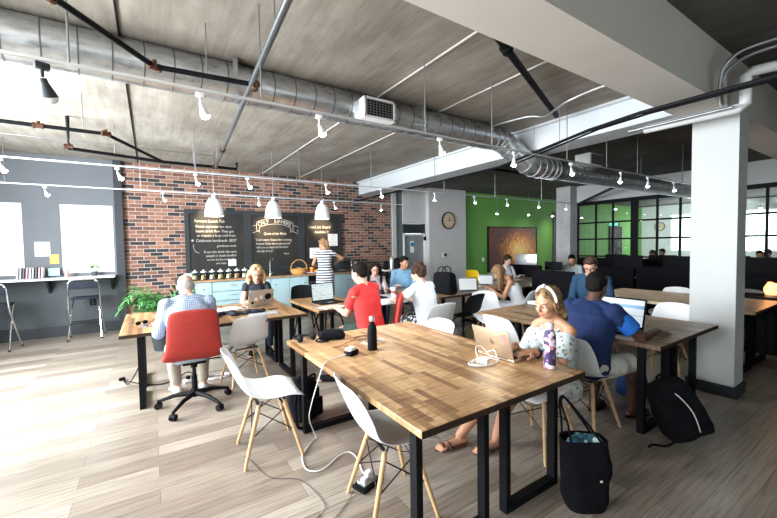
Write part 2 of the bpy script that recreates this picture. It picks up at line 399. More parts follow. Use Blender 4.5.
def wall_x(x, th, y0, y1, z0, z1, holes):
    mb = MB(); ys = sorted({y0, y1, *[h[0] for h in holes], *[h[1] for h in holes]})
    for a, b in zip(ys, ys[1:]):
        cuts = sorted([(h[2], h[3]) for h in holes if h[0] <= a + 1e-6 and h[1] >= b - 1e-6]); z = z0
        for c, d in cuts + [(z1, z1)]:
            if c - z > 1e-4: mb.box((x + th / 2, (a + b) / 2, (z + c) / 2), (abs(th), b - a, c - z))
            z = d
    return mb
st('wall_window', wall_y(Y1, .2, X0, -.53, 1.0, H, [(-2.72, -1.81, 1.12, 2.35), (-1.32, -.57, 1.12, 2.35)]), M['wallgrey'], 'grey wall with two bright windows above a bar counter')
st('wall_under_counter', MB().box(((X0 - .53) / 2, Y1 + .1, .5), (-.53 - X0, .2, 1.0)), M['wallslate'], 'dark slate wall under the bar counter')
st('wall_brick', MB().box((2.59, Y1 + .1, H / 2), (6.24, .2, H)), M['brick'], 'red and black brick kitchen wall')
st('trim_1', MB().box((-.47, Y1 - .03, H / 2), (.125, .12, H)), M['charcoal'], 'charcoal pilaster between the windows and the brick')
st('trim_2', MB().box((5.79, Y1 - .02, H / 2), (.12, .1, H)), M['block'], 'pale grey post at the end of the brick wall')
st('wall_door', wall_y(Y1, .2, 5.71, 7.0, 0, H, [(6.12, 6.94, 0, 2.14)]), mat('grey green paint', (.13, .17, .165), .7), 'wall around the kitchen door')
st('trim_3', MB().box((6.53, Y1 - .015, 2.67), (.85, .03, 1.06)), M['pier'], 'white panel above the door')
d = thing('door_1', 'grey door', 'door'); del d['category']; d['kind'] = 'structure'
MB().box((6.53, Y1 + .06, .91), (.74, .05, 1.78), bev=.005).build('door_leaf', mat('grey door paint', (.22, .235, .25), .5), d, False)
fr = MB()
for x in (6.14, 6.92): fr.box((x, Y1 + .03, .93), (.05, .12, 1.86))
fr.box((6.53, Y1 + .03, 1.82), (.82, .12, .05)).build('door_frame', M['whitep'], d, False)
MB().box((6.53, Y1 + .03, 1.99), (.80, .08, .27)).build('transom_panel', M['charcoal'], d, False)
MB().cyl((6.84, Y1 + .02, .98), (6.84, Y1 - .06, .98), .012).cyl((6.84, Y1 - .05, .98), (6.73, Y1 - .05, .98), .011).build('door_handle', M['chrome'], d)
MB().box((6.9, Y1 - .03, 1.7), (.05, .08, .12), bev=.01).build('door_closer', M['black'], d)
st('wall_pier', MB().box((7.69, Y1 - .05, H / 2), (1.5, .28, H)), M['pier'], 'warm white pier with a wall clock')
st('wall_green', MB().box((14.8, Y1 + .1, H / 2), (12.8, .2, H)), M['green'], 'leaf green wall with a painting')
# dark doorway and far door in the green wall
d = thing('door_2', 'dark doorway', 'door'); del d['category']; d['kind'] = 'structure'
MB().box((13.75, Y1 - .02, 1.35), (.75, .05, 2.7)).build('door_leaf', M['charcoal'], d, False)
d = thing('door_3', 'black door', 'door'); del d['category']; d['kind'] = 'structure'
MB().box((18.3, Y1 - .02, 1.1), (1.15, .05, 2.2)).build('door_leaf', M['black'], d, False)
MB().box((18.0, Y1 - .06, 1.45), (.12, .03, .5)).build('door_window', M['wallgrey'], d, False)
st('wall_left', wall_x(X0, -.2, Y0, Y1, 0, H, [(3.7, 6.5, .95, 2.85), (-.2, 3.4, .95, 2.85)]), M['wallgrey'])
st('wall_rear', wall_y(Y0, -.2, X0, X1, 0, H, [(.2, 3.8, 1.0, 2.85)]), M['wallslate'])
st('wall_back_room', wall_x(X1, .2, Y0, Y1 + .2, 0, H, [(6.6, 7.45, 1.0, 2.75), (2.2, 5.6, 1.0, 2.75)]), M['wallwhite'], 'white end wall of the glazed room')
st('baseboard_window', MB().box(((X0 - .53) / 2, Y1 - .012, .09), (-.53 - X0, .024, .18)), M['charcoal'])
st('baseboard_brick', MB().box((.0, Y1 - .012, .06), (.8, .024, .12)), M['charcoal'])
st('baseboard_pier', MB().box((7.69, Y1 - .2, .06), (1.5, .024, .12)), M['charcoal'])
# windows: frame, sill, pane
def window(n, c, wdt, hgt, z0, axis, bars=()):
    o = thing('window_%d' % n, 'bright window', 'window'); del o['category']; o['kind'] = 'structure'
    f = MB(); g = MB(); t = .045
    def bx(mb, u, z, du, dz, dep=.1):
        if axis == 'y': mb.box((c[0] + u, c[1], z), (du, dep, dz))
        else: mb.box((c[0], c[1] + u, z), (dep, du, dz))
    bx(f, -wdt / 2 + t / 2, z0 + hgt / 2, t, hgt); bx(f, wdt / 2 - t / 2, z0 + hgt / 2, t, hgt)
    bx(f, 0, z0 + t / 2, wdt - 2 * t, t); bx(f, 0, z0 + hgt - t / 2, wdt - 2 * t, t)
    for b in bars: bx(f, b, z0 + hgt / 2, .03, hgt - 2 * t, .06)
    f.build('window_frame', M['whitep'], o, False)
    bx(g, 0, z0 + hgt / 2, wdt - .02, hgt - .02, .006); g.build('window_pane', M['glass'], o, False)
    return o
o = window(1, (-2.265, Y1 + .06), .91, 1.23, 1.12, 'y'); o['label'] = 'bright window at the end of the bar counter'
o = window(2, (-.945, Y1 + .06), .75, 1.23, 1.12, 'y'); o['label'] = 'bright window next to the charcoal pilaster'
window(3, (X0 - .1, 5.1), 2.8, 1.9, .95, 'x', (-.5, .5)); window(4, (X0 - .1, 1.6), 3.6, 1.9, .95, 'x', (-.6, .6))
window(5, (2.0, Y0 - .1), 3.6, 1.85, 1.0, 'y', (-.6, .6))
window(6, (X1 + .1, 3.9), 3.4, 1.75, 1.0, 'x', (-1.1, 0, 1.1)); window(7, (X1 + .1, 7.02), .85, 1.75, 1.0, 'x')
# concrete beams, column
st('trim_4', MB().box(((X0 + X1) / 2, 1.30, 2.965), (X1 - X0, .36, .47)), M['beam'], 'cream painted ceiling beam running over the square column')
cb = MB().box((4.92, 5.06, 3.035), (.44, 7.15, .33)).box((4.92, 5.06, 3.185), (.56, 7.15, .03))
st('trim_5', cb, M['steelwhite'], 'white steel cross beam under the ceiling')
st('column', MB().box((4.825, 1.3, 1.365), (.27, .36, 2.73)), M['wallwhite'], 'square white column in the middle of the room')
st('baseboard_column', MB().box((4.825, 1.3, .055), (.31, .40, .11)), M['charcoal'], 'dark baseboard around the white column')
st('pillar', MB().box((10.8, 6.5, 1.6), (.4, .45, 3.2)), M['block'], 'grey block pillar at the start of the glass partition')
# ceiling seams
sm = MB()
for x in (2.2, 3.1): sm.box((x, 4.9, H - .004), (.018, 7.4, .012))
st('trim_6', sm, mat('pale seam filler', (.5, .48, .45), .9), 'pale seams between the ceiling panels')
sm = MB()
for x in (-.14,): sm.box((x, 4.9, H - .004), (.016, 7.4, .012))
st('trim_7', sm, M['blackm'], 'dark joints between the ceiling panels')
# glass partition of the back room: black frame, panes, white bulkhead
PX = 11.0
st('wall_bulkhead', MB().box((PX, 1.2, 2.95), (.1, 10.2, .5)), M['wallwhite'], 'white bulkhead over the glass partition')
p = thing('partition_1', 'black framed glass partition', 'partition'); del p['category']; p['kind'] = 'structure'; p['label'] = 'black framed glass partition in front of the back room'
f = MB()
for y in (6.25, 5.72, 5.25, 4.17, 3.68, 3.2, 2.7, 2.16, 1.65, 1.1, .5, -.1): f.box((PX, y, 1.38), (.05, .045, 2.62))
f.box((PX, 4.7, 1.38), (.07, .17, 2.62))
for z in (2.08, 1.6, 1.1): f.box((PX, 1.2, z), (.05, 10.1, .045))
f.box((PX, 1.2, 2.66), (.12, 10.1, .1)).box((PX, 1.2, .06), (.06, 10.1, .12)).build('partition_frame', M['black'], p, False)
MB().box((PX, 1.2, .58), (.03, 10.1, .95)).build('lower_panel', M['blackm'], p, False)
MB().box((PX, 1.2, 1.88), (.008, 10.1, 1.5)).build('partition_glass', M['glass'], p, False)
# ================================================================= CEILING SERVICES
def duct(name, pts, r, label, ribs):
    t = thing(name, label, 'air duct')
    MB().ring_tube(pts, r, 28).build('duct_pipe', M['galv'], t)
    b = MB()
    for q, dr in ribs:
        q = V(q); u = V(dr).normalized() * .005
        b.cyl(q - u, q + u, r + .0035, seg=28)
    b.build('duct_seam', M['seam'], t)
    return t
mains = [(-2.8, 3.6, 3.03), (4.05, 3.6, 3.03)]
el = spline([(4.05, 3.6, 3.03), (4.3, 3.57, 3.0), (4.5, 3.5, 2.84), (4.72, 3.42, 2.68), (5.05, 3.4, 2.66), (5.3, 3.4, 2.66)], 5)
rb = [((x / 10, 3.6, 3.03), (1, .12, 0)) for x in range(-26, 41, 2)]
dt = duct('spiral_duct', mains, .165, 'long galvanised spiral duct under the concrete ceiling', rb)
MB().ring_tube(el, .152, 24).build('elbow', M['galv'], dt)
b = MB()
for i in range(0, len(el) - 1, 2):
    u = (el[i + 1] - el[i]).normalized() * .01; b.cyl(el[i] - u, el[i] + u, .162, seg=24)
b.build('elbow_ribs', M['alu'], dt)
for x in (-1.6, .68, 2.75): MB().box((x, 3.6, 3.12), (.03, .345, .16)).build('duct_strap', M['galv'], dt)
rb2 = [((5.3 + k * .12, 3.4, 2.66), (1, .15, 0)) for k in range(44)]
d2 = duct('flexible_duct', [(5.28, 3.4, 2.66), (10.9, 3.4, 2.66)], .145, 'corrugated silver duct continuing past the white cross beam', rb2)
for x in (6.2, 8.2, 10.2): MB().cyl((x, 3.4, 2.79), (x, 3.4, 3.2), .006).build('hanger', M['steel'], d2)
# vent box on the duct
v = thing('vent_box', 'square grey air vent box on the side of the spiral duct', 'vent', (2.08, 3.36, 2.97))
b = MB().box((0, .06, 0), (.38, .18, .21)); b.box((0, -.035, .095), (.38, .02, .022)).box((0, -.035, -.095), (.38, .02, .022)).box((-.18, -.035, 0), (.022, .02, .21)).box((.18, -.035, 0), (.022, .02, .21)).build('housing', M['whitep'], v)
b = MB()
for i in range(9): b.box((-.15 + i * .0375, -.034, 0), (.006, .014, .17))
for i in range(7): b.box((0, -.038, -.08 + i * .0265), (.33, .008, .004))
b.build('grille', M['steel'], v)
MB().box((0, -.032, 0), (.34, .004, .18)).build('vent_core', M['black'], v)
v = thing('vent_box', 'pale vent box on top of the corrugated duct', 'vent', (6.1, 3.3, 2.86))
MB().box((0, 0, 0), (.38, .25, .2), bev=.01).build('housing', M['whitep'], v)
MB().box((0, -.128, 0), (.32, .006, .15)).build('grille', M['steel'], v)
v = thing('ceiling_vent', 'flat grey vent plate beside the track light', 'vent', (2.75, 4.0, 3.17))
MB().box((0, 0, 0), (.5, .25, .03), bev=.006).build('housing', M['steel'], v)
def pipe(name, pts, r, m, label, fits=(), hang=(), cat='pipe', fm='copper'):
    t = thing(name, label, cat)
    MB().ring_tube(pts, r, 12).build('pipe_run', m, t)
    for q, dr in fits:
        q = V(q); u = V(dr).normalized()
        MB().cyl(q - u * .035, q + u * .035, r * 1.3).cyl(q - u * .042, q - u * .026, r * 1.55).cyl(q + u * .026, q + u * .042, r * 1.55).cyl(q, q + V((0, 0, r * 2.2)), r * .9).build('fitting', M[fm], t)
    for q in hang: MB().cyl(q, (q[0], q[1], H), .005, seg=6).build('hanger', M['steel'], t)
    return t
pipe('sprinkler_pipe', [(.62, 1.52, 2.82), (.90, 6.3, 2.8)], .022, M['pipe'], 'thick steel sprinkler main crossing under the spiral duct', [((.735, 3.02, 2.81), (.02, 1, 0)), ((.835, 5.2, 2.80), (.02, 1, 0))], [(.66, 2.2, 2.85), (.87, 5.9, 2.83)])
pipe('sprinkler_pipe', [(-.42, 1.6, 2.84), (-.385, 2.5, 2.83), (.07, 3.08, 2.82), (.70, 3.03, 2.82)], .019, M['black'], 'black sprinkler branch bending across the spiral duct to the steel main', [((-.385, 2.5, 2.83), (.3, 1, 0)), ((.07, 3.08, 2.82), (1, .6, 0))], [(-.40, 2.0, 2.85), (.4, 3.05, 2.84)])
pipe('sprinkler_pipe', [(-2.8, 5.0, 2.80), (-.36, 5.06, 2.80), (.2, 6.3, 2.80)], .02, M['black'], 'thin black pipe over the window side with an angled end', [((-.9, 5.05, 2.8), (1, 0, 0)), ((-.36, 5.06, 2.8), (1, .5, 0))], [(-1.7, 5.03, 2.81), (-.55, 5.06, 2.81)])
pipe('sprinkler_pipe', [(-.80, 6.0, 3.19), (-.80, 6.0, 2.80), (.2, 6.3, 2.80), (1.22, 6.33, 2.80), (1.22, 6.33, 2.90)], .022, M['black'], 'black pipe parallel to the top of the brick wall', [((-.80, 6.0, 2.82), (1, 0, 0)), ((.9, 6.32, 2.8), (1, 0, 0))], [(-.35, 6.13, 2.81), (.6, 6.31, 2.81)])
pipe('conduit', [(-2.8, 6.9, 3.1), (.99, 6.9, 3.1)], .008, M['steel'], 'thin wire conduit over the window side', cat='conduit')
pipe('conduit', [(3.7, -2.0, 2.67), (3.6, 1.5, 2.65), (3.7, 2.0, 2.65), (4.2, 3.54, 2.62), (4.3, 8.4, 2.62)], .016, M['black'], 'long black pipe passing under both beams beside the column', [], [(3.64, .6, 2.68), (3.95, 2.8, 2.66), (4.25, 5.0, 2.64)], cat='pipe', fm='blackm')
pipe('conduit', [(3.9, -2.0, 2.70), (3.78, 1.5, 2.68), (3.86, 2.0, 2.68), (4.32, 3.5, 2.62)], .010, M['black'], 'thinner black pipe running alongside the long black pipe', [], [(3.82, .7, 2.7), (4.0, 2.5, 2.66)], cat='pipe')
pipe('conduit', spline([(4.0, 3.72, 3.16), (4.12, 3.05, 3.16), (4.15, 2.79, 3.1), (3.95, 2.40, 3.1), (4.02, 2.06, 3.16), (4.08, 1.6, 3.16)], 5), .012, M['alu'], 'silver conduit snaking above the white cross beam', cat='conduit')
pipe('sprinkler_pipe', [(1.42, 1.6, 3.13), (4.35, 2.76, 3.13)], .03, M['black'], 'black pipe slanting between the cream beam and the cross beam', [((2.5, 2.03, 3.13), (1, .4, 0))], cat='pipe', fm='blackm')
pipe('conduit', spline([(3.86, 1.04, 2.62), (3.86, 1.04, 2.8), (3.86, 1.0, 2.94), (3.95, .85, 3.03), (4.3, .4, 3.10), (5.2, -.6, 3.14)], 5), .014, M['steel'], 'silver conduit bending up the side of the cream beam', cat='conduit')
pipe('conduit', spline([(3.93, 1.05, 2.62), (3.93, 1.05, 2.8), (3.93, 1.0, 2.91), (4.02, .82, 3.0), (4.4, .34, 3.06), (5.3, -.66, 3.1)], 5), .014, M['steel'], 'second silver conduit bending beside its twin on the cream beam', cat='conduit')
pipe('drain_pipe', [(4.29, 1.75, 2.68), (4.33, 1.04, 2.68), (4.33, 1.0, 2.71), (4.33, 1.0, 2.94), (4.35, .96, 2.97), (4.42, .86, 2.985), (5.6, -.9, 3.0)], .042, M['whitep'], 'white insulated pipe at the top of the square column', cat='pipe')
pipe('drain_pipe', [(4.18, 1.85, 2.67), (4.20, 1.05, 2.67)], .014, M['steel'], 'silver pipe beside the white insulated pipe', cat='pipe')
pipe('brace', [(8.5, 2.8, 3.14), (10.8, 6.1, 2.68)], .035, M['charcoal'], 'dark slanting brace above the glass partition', cat='brace')
pipe('sprinkler_pipe', [(5.0, 6.6, 3.05), (5.4, 5.0, 3.0), (10.0, 4.6, 2.9)], .025, M['black'], 'black pipe above the green wall side', cat='pipe')
pipe('sprinkler_pipe', [(5.2, .4, 2.9), (12.0, -.9, 2.9)], .03, M['black'], 'black pipe behind the square column', cat='pipe')
pipe('sprinkler', [(2.0, 1.9, 3.2), (2.0, 1.9, 3.16)], .035, M['copper'], 'rusty sprinkler stub in the ceiling near the cream beam', cat='sprinkler')
# ================================================================= TRACK LIGHTS
def rail(y, z, x0, x1, rods, label):
    t = thing('lighting_track', label, 'lighting track')
    MB().box(((x0 + x1) / 2, y, z), (x1 - x0, .018, .016)).build('track_bar', M['alu' if y < 3 else 'steelwhite'], t)
    for x in rods: MB().cyl((x, y, z + .01), (x, y, H), .0055, seg=8).build('hanging_rod', M['steel'], t)
    return t
rail(2.62, 2.545, -2.8, 8.6, (-.33, .68, 2.12, 3.0, 4.35, 5.3, 6.2, 7.9), 'silver lighting track hung under the spiral duct')
rail(5.6, 2.56, -2.8, 9.5, (-1.32, .55, 2.0, 3.3, 5.0, 6.5, 8.2), 'white lighting track hung in front of the brick wall over the pendants')
rail(7.6, 2.54, -2.8, 5.6, (-1.75, -.1, 1.95, 3.6), 'white lighting track hung closest to the brick wall')
def spot(mat_head, lit=True):
    t = thing('track_spotlight', 'spotlight', 'spotlight')
    MB().box((0, 0, -.02), (.06, .035, .035), bev=.004).cyl((0, 0, -.03), (0, 0, -.075), .008).build('mount', mat_head, t)
    ax = V((.35, .25, -.9)).normalized(); q = V((0, 0, -.08)); m = frame(ax)
    MB().lathe([(.0, .0), (.016, .003), (.018, .03), (.034, .085), (.036, .095), (.031, .093), (.028, .088)], 16, q, m).build('lamp_head', mat_head, t)
    MB().lathe([(.0, .082), (.031, .086), (.035, .100), (.028, .118), (.012, .128), (0, .130)], 14, q, m).build('lamp_bulb', M['bulb'] if lit else M['whitep'], t)
    return t, q + ax * .17
SPL = []
def put_spot(src, loc, rz, label, power, tgt=None, col=(.9, .96, 1), grp=None):
    c = dup(src, label, loc, rz, grp); c.scale = (.8, .8, .8)
    if power:
        l = bpy.data.lights.new('spot_beam', 'SPOT'); l.energy = power; l.spot_size = R(95); l.spot_blend = .8; l.color = col; l.shadow_soft_size = .035
        o = bpy.data.objects.new('spot_beam', l); C.objects.link(o)
        q = Matrix.Rotation(rz, 3, 'Z') @ SPO + V(loc); o.location = q
        d = (V(tgt) - q) if tgt else V((.1, 0, -1))
        o.rotation_euler = d.to_track_quat('-Z', 'Y').to_euler()
    return c
s_w, SPO = spot(M['whitep']); s_d, _ = spot(M['charcoal'], False)
s_d.location = (-.44, 2.62, 2.53); s_d.rotation_euler = (0, 0, .4); s_d['label'] = 'unlit dark spotlight on the track under the spiral duct'
s_w.location = (.30, 2.62, 2.53); s_w['label'] = 'lit spotlight on the duct track next to the steel sprinkler main'; s_w['category'] = 'spotlight'
G1 = 'spotlights on the track under the duct'; G2 = 'spotlights on the middle track'; G3 = 'spotlights on the track closest to the bricks'
s_d['group'] = G1; s_w['group'] = G1; s_w.scale = (.8, .8, .8)
def lamp_at(loc, tgt, power, col=(.9, .96, 1), ang=95):
    l = bpy.data.lights.new('spot_beam', 'SPOT'); l.energy = power; l.spot_size = R(ang); l.spot_blend = .9; l.color = col; l.shadow_soft_size = .035
    o = bpy.data.objects.new('spot_beam', l); C.objects.link(o); o.location = loc; o.rotation_euler = (V(tgt) - V(loc)).to_track_quat('-Z', 'Y').to_euler()
lamp_at(V(s_w.location) + SPO, (1.2, 3.6, 0), 60)
for x, z, pw, lb, tg in ((1.10, 2.53, 85, 'brightest spotlight on the duct track hanging below the vent box', (1.5, 2.2, 0)),
        (2.29, 2.53, 110, 'spotlight on the duct track in front of the white cross beam', (2.6, 3.2, 0)), (3.35, 2.53, 80, 'white spotlight on the duct track at the duct elbow', (3.1, 4.4, .6)),
        (4.44, 2.53, 45, 'lit spotlight on the duct track just past the elbow', (4.4, 2.6, 0)), (5.7, 2.53, 0, 'unlit spotlight on the duct track before the dark brace', None),
        (6.56, 2.53, 50, 'slim spotlight on the duct track over the far tables', (6.6, 2.5, 0)), (7.54, 2.53, 30, 'last lit spotlight on the duct track beside the square column', (7.8, 2.6, 0))):
    put_spot(s_w, (x, 2.62, z), random.uniform(-.6, .6), lb, pw, tg, grp=G1)
for x, pw, lb, tg in ((-1.32, 8, 'lit spotlight over the first bar stool', (-1.8, 7.4, 0)), (-.30, 10, 'lit spotlight at the charcoal pilaster', (-.2, 8.4, .6)),
        (.55, 16, 'lit spotlight over the first chalkboard pendant', (.8, 8.6, 1.4)), (1.22, 16, 'lit spotlight between the first two pendants', (1.9, 8.6, 1.5)),
        (2.44, 14, 'lit spotlight above the third pendant', (2.9, 8.6, 1.5)), (3.50, 45, 'lit spotlight under the end of the white cross beam', (3.3, 4.3, 0)),
        (4.75, 55, 'lit spotlight in front of the wall clock pier', (7.6, 8.6, 1.6)), (5.85, 14, 'spotlight in front of the left side of the painting', (9.8, 8.6, 1.9)),
        (6.9, 16, 'spotlight in front of the middle of the painting', (11.0, 8.6, 2.0)), (8.1, 14, 'spotlight on the middle track beyond the painting', (13.0, 8.6, 1.9)), (9.3, 7, 'last spotlight on the middle track beside the block pillar', (9.5, 6, 0))):
    put_spot(s_w, (x, 5.6, 2.545), random.uniform(-.6, .6), lb.replace('left side', 'dark edge'), pw, tg, grp=G2)
for x, pw, lb, tg in ((-1.32, 0, 'unlit spotlight between the two windows', None), (.22, 0, 'unlit white spotlight over the plant by the bricks', None), (1.86, 12, 'lit spotlight over the menu board with the banner', (2.4, 8.6, 1.9)),
        (3.5, 14, 'lit spotlight over the woman at the counter', (3.7, 8.6, 1.6)), (4.75, 6, 'lit spotlight at the end of the brick wall', (5.2, 8.4, 1.2))):
    put_spot(s_w, (x, 7.6, 2.525), random.uniform(-.6, .6), lb, pw, tg, (1, .86, .66), grp=G3)
lamp_at((.60, 5.72, 2.38), (1.12, 8.6, 2.06), 2200, (1, .72, .42), 15)
lamp_at((1.90, 7.5, 2.36), (2.30, 8.6, 1.93), 330, (1, .72, .42), 34)
lamp_at((3.52, 7.5, 2.36), (3.60, 8.6, 2.0), 300, (1, .72, .42), 32)
# small downlights of the green hall, hung from the ceiling
for x, y in ((8.9, 7.6), (10.3, 7.5), (11.6, 7.5), (13.6, 7.6)):
    t = thing('pendant_spotlight', {8.9: 'small hanging downlight nearest the clock pier', 10.3: 'small hanging downlight over the dark half of the painting', 11.6: 'small hanging downlight over the bright half of the painting', 13.6: 'small hanging downlight by the dark doorway'}[x], 'spotlight', (x, y, 2.42), 0, 'small downlights over the painting')
    MB().cyl((0, 0, .05), (0, 0, H - 2.42), .005, seg=6).build('stem', M['steel'], t)
    MB().lathe([(0, .07), (.02, .06), (.05, 0), (.046, 0), (.02, .04)], 14).build('lamp_head', M['whitep'], t)
    MB().ell((0, 0, .0), (.04, .04, .02)).build('lamp_bulb', M['bulb'], t)
for x, tx, pw in ((9.6, 10.2, 12), (11.6, 11.6, 26), (13.0, 13.1, 40)): lamp_at((x, 7.5, 2.38), (tx, 8.6, 1.5), pw, (1, .93, .8))
for x, y, lb in ((12.5, 5.9, 'just behind the partition frame'), (15, 6.5, 'in front of the black door'), (14, 4, 'over the person in grey'), (17, 3.5, 'nearest the end windows'), (15.5, 2, 'beyond the square column')):
    t = thing('pendant_spotlight', 'small downlight hanging in the glazed back room ' + lb, 'spotlight', (x, y, 2.55), 0, 'downlights in the glazed back room')
    MB().cyl((0, 0, .05), (0, 0, H - 2.55), .005, seg=6).build('stem', M['steel'], t)
    MB().lathe([(0, .07), (.02, .06), (.05, 0), (.046, 0), (.02, .04)], 14).build('lamp_head', M['whitep'], t)
    MB().ell((0, 0, .0), (.04, .04, .02)).build('lamp_bulb', M['bulb'], t)
lamp_at((16, 6.5, 2.6), (17, 8.6, .8), 30); lamp_at((14, 4, 2.6), (14.5, 4, 0), 50); lamp_at((17, 5.5, 2.6), (21, 6.5, 1.6), 900)  # last spot has no fixture, added to brighten the end wall
# dome pendants in front of the chalkboards
pn = thing('pendant_lamp', 'white dome pendant over the first menu board', 'pendant lamp', (.90, 6.6, 2.05), 0, 'three dome pendants over the kitchen')
MB().lathe([(.142, 0), (.146, .012), (.14, .06), (.128, .14), (.105, .22), (.075, .275), (.045, .30), (.03, .305), (.03, .34), (.022, .35), (.0, .352)], 32).lathe([(.142, 0), (.136, .004), (.13, .06), (.118, .14), (.096, .215), (.06, .27), (0, .285)], 32).build('lamp_shade', M['whitep'], pn)
MB().cyl((0, 0, .35), (0, 0, 1.15), .004, seg=6).build('cord', M['steel'], pn)
MB().tube([(-.03, 0, .33), (-.02, 0, .385), (0, 0, .4), (.02, 0, .385), (.03, 0, .33)], .005).build('hanging_loop', M['chrome'], pn)
MB().ell((0, 0, .12), (.045, .045, .055)).cyl((0, 0, .16), (0, 0, .27), .02).build('lamp_bulb', M['warmbulb'], pn)
dup(pn, 'white dome pendant over the banner menu board', (1.86, 6.6, 2.05)); dup(pn, 'white dome pendant over the third chalkboard', (2.79, 6.6, 2.05))
for x in (.9, 1.86, 2.79):
    l = bpy.data.lights.new('pendant_light', 'POINT'); l.energy = 9; l.color = (1, .74, .45); l.shadow_soft_size = .04
    o = bpy.data.objects.new('pendant_light', l); C.objects.link(o); o.location = (x, 6.6, 2.07)
# ================================================================= KITCHEN
def text(name, s, size, loc, rot, m, parent, ext=.0015, shear=.15, align='LEFT', sx=1):
    c = bpy.data.curves.new(name, 'FONT'); c.body = s; c.size = size; c.extrude = ext; c.shear = shear; c.align_x = align; c.offset = 0
    o = bpy.data.objects.new(name + '_curve', c); me = evaluated(o)
    bpy.data.objects.remove(o); me.materials.clear(); me.materials.append(m)
    o = bpy.data.objects.new(name, me); C.objects.link(o); o.location = loc; o.rotation_euler = rot; o.parent = parent; o.scale = (sx, 1, 1)
    return o
WY = Y1
def menu(x0, x1, z0, z1, label):
    t = thing('chalkboard', label, 'chalkboard', ((x0 + x1) / 2, WY, (z0 + z1) / 2)); wd = x1 - x0; h = z1 - z0
    MB().box((0, -.025, 0), (wd - .1, .03, h - .1)).build('board_panel', M['board'], t, False)
    f = MB()
    for sx in (-1, 1): f.box((sx * (wd / 2 - .04), -.03, 0), (.08, .06, h))
    for sz in (-1, 1): f.box((0, -.03, sz * (h / 2 - .04)), (wd - .16, .06, .08))
    f.build('board_frame', M['charcoal'], t, False)
    return t
RX = (PI / 2, 0, 0)
b1 = menu(.61, 1.84, 1.00, 2.34, 'large chalkboard with many lines of chalk writing, next to the plain brick')
for i, (s, z, x, sz) in enumerate([('Farmers Lunch Tab', .40, -.44, .085), ('Roots espresso bar next', .29, -.42, .08), ('beans drink flow They got', .19, -.42, .08), ('to request a large cold brew', .10, -.40, .075),
        ('Celebrate handmade  BEST', -.01, -.42, .082), ('goodness made', -.12, -.02, .07), ('From the drink the next', -.25, -.28, .075), ('people in shade handled', -.33, -.24, .07), ('to our barista every day', -.41, -.22, .065), ('and enjoy', -.49, -.05, .06)]):
    text('chalk_line', s, sz, (x, -.043, z), RX, M['chalk'], b1, sx=.88)
MB().tube([(-.47, -.042, -.06), (-.46, -.042, -.15), (-.42, -.042, -.22), (-.36, -.042, -.24)], .004, 5).build('chalk_arrow', M['chalk'], b1)
MB().ell((-.48, -.042, .02), (.02, .003, .02)).build('chalk_dot', M['chalk'], b1)
b2 = menu(1.84, 3.08, 1.00, 2.34, 'middle chalkboard with an arched chalk banner')
bn = MB()
def arc(r, a0, a1, cz, n=14): return [(r * math.sin(R(a0 + (a1 - a0) * i / n)), -.042, cz + r * math.cos(R(a0 + (a1 - a0) * i / n))) for i in range(n + 1)]
for r in (.82, .95): bn.ring_tube(arc(r, -26, 26, -.43), .005, 5)
for s in (-1, 1):
    bn.ring_tube([(s * .36, -.042, .31), (s * .36, -.042, .19), (s * .42, -.042, .24), (s * .42, -.042, .42)], .005, 5)
    bn.ring_tube([(s * .36, -.042, .24), (s * .56, -.042, .16), (s * .52, -.042, .24), (s * .58, -.042, .32), (s * .42, -.042, .36)], .005, 5)
bn.build('chalk_banner', M['chalk'], b2)
word = 'OALY  SIMMERS'
for i, ch in enumerate(word):
    a = -23 + 46 * i / (len(word) - 1)
    if ch != ' ': text('banner_letter', ch, .12, (.845 * math.sin(R(a)), -.043, -.43 + .845 * math.cos(R(a))), (PI / 2, R(a), 0), M['chalk'], b2, .002, 0, 'CENTER')
for i, (s, z, x, sz) in enumerate([('Quote of the Week', .14, -.27, .085), ('"Don\'t worry I know this is a feeling', .0, -.46, .075), ('because Great idea to put yourself', -.085, -.44, .073), ('with you so inspire & drive hard', -.17, -.44, .073), ('this day all cozy"', -.255, -.43, .073), ('-Bruce', -.32, .18, .06)]):
    text('chalk_line', s, sz, (x, -.043, z), RX, M['chalk'], b2, sx=.76)
b3 = menu(3.08, 4.16, 1.00, 2.34, 'chalkboard with two short chalk lines above the standing woman')
text('chalk_line', 'Local Job Board', .1, (-.36, -.043, .30), RX, M['chalk'], b3, sx=.9)
text('chalk_line', 'Available !?', .09, (-.2, -.043, .18), RX, M['chalk'], b3, sx=.9)
def note(name, loc, wd, h, m, label, cat='paper', lines=0):
    t = thing(name, label, cat, loc)
    MB().box((0, 0, 0), (wd, .006, h)).build('sheet', m, t, False)
    if lines:
        b = MB()
        for k in range(lines): b.box((0, -.004, h * .38 - k * h * .76 / max(1, lines - 1)), (wd * (.8 if k % 2 else .6), .002, .006))
        b.build('writing', M['wallslate'], t, False)
    return t
note('note_card', (1.50, WY - .05, 1.2), .16, .14, M['paper'], 'white note card stuck on the chalkboard with many lines', lines=3); 
note('poster', (3.90, WY - .052, 1.68), .26, .30, M['paper'], 'white paper poster hanging by the end of the third chalkboard', lines=5)
note('poster', (3.42, WY - .052, 1.36), .28, .26, M['paper'], 'white sheet propped low on the third chalkboard', lines=4)
note('poster', (-1.57, WY - .004, 1.56), .20, .25, M['paper'], 'white notice taped on the grey wall between the windows', lines=4)
note('sticky_note', (-1.42, WY - .004, 1.38), .12, .16, mat('yellow paper', (.8, .62, .12), .8), 'yellow paper pinned above the magazines', lines=2)
note('flyer', (-1.42, WY - .10, 1.16), .15, .13, mat('pale blue paper', (.35, .6, .68), .8), 'pale blue flyer standing below the yellow paper', lines=2)
note('door_sign', (6.47, WY + .028, 1.46), .14, .34, M['paper'], 'white and blue sign stuck on the grey door', 'sign', 0)
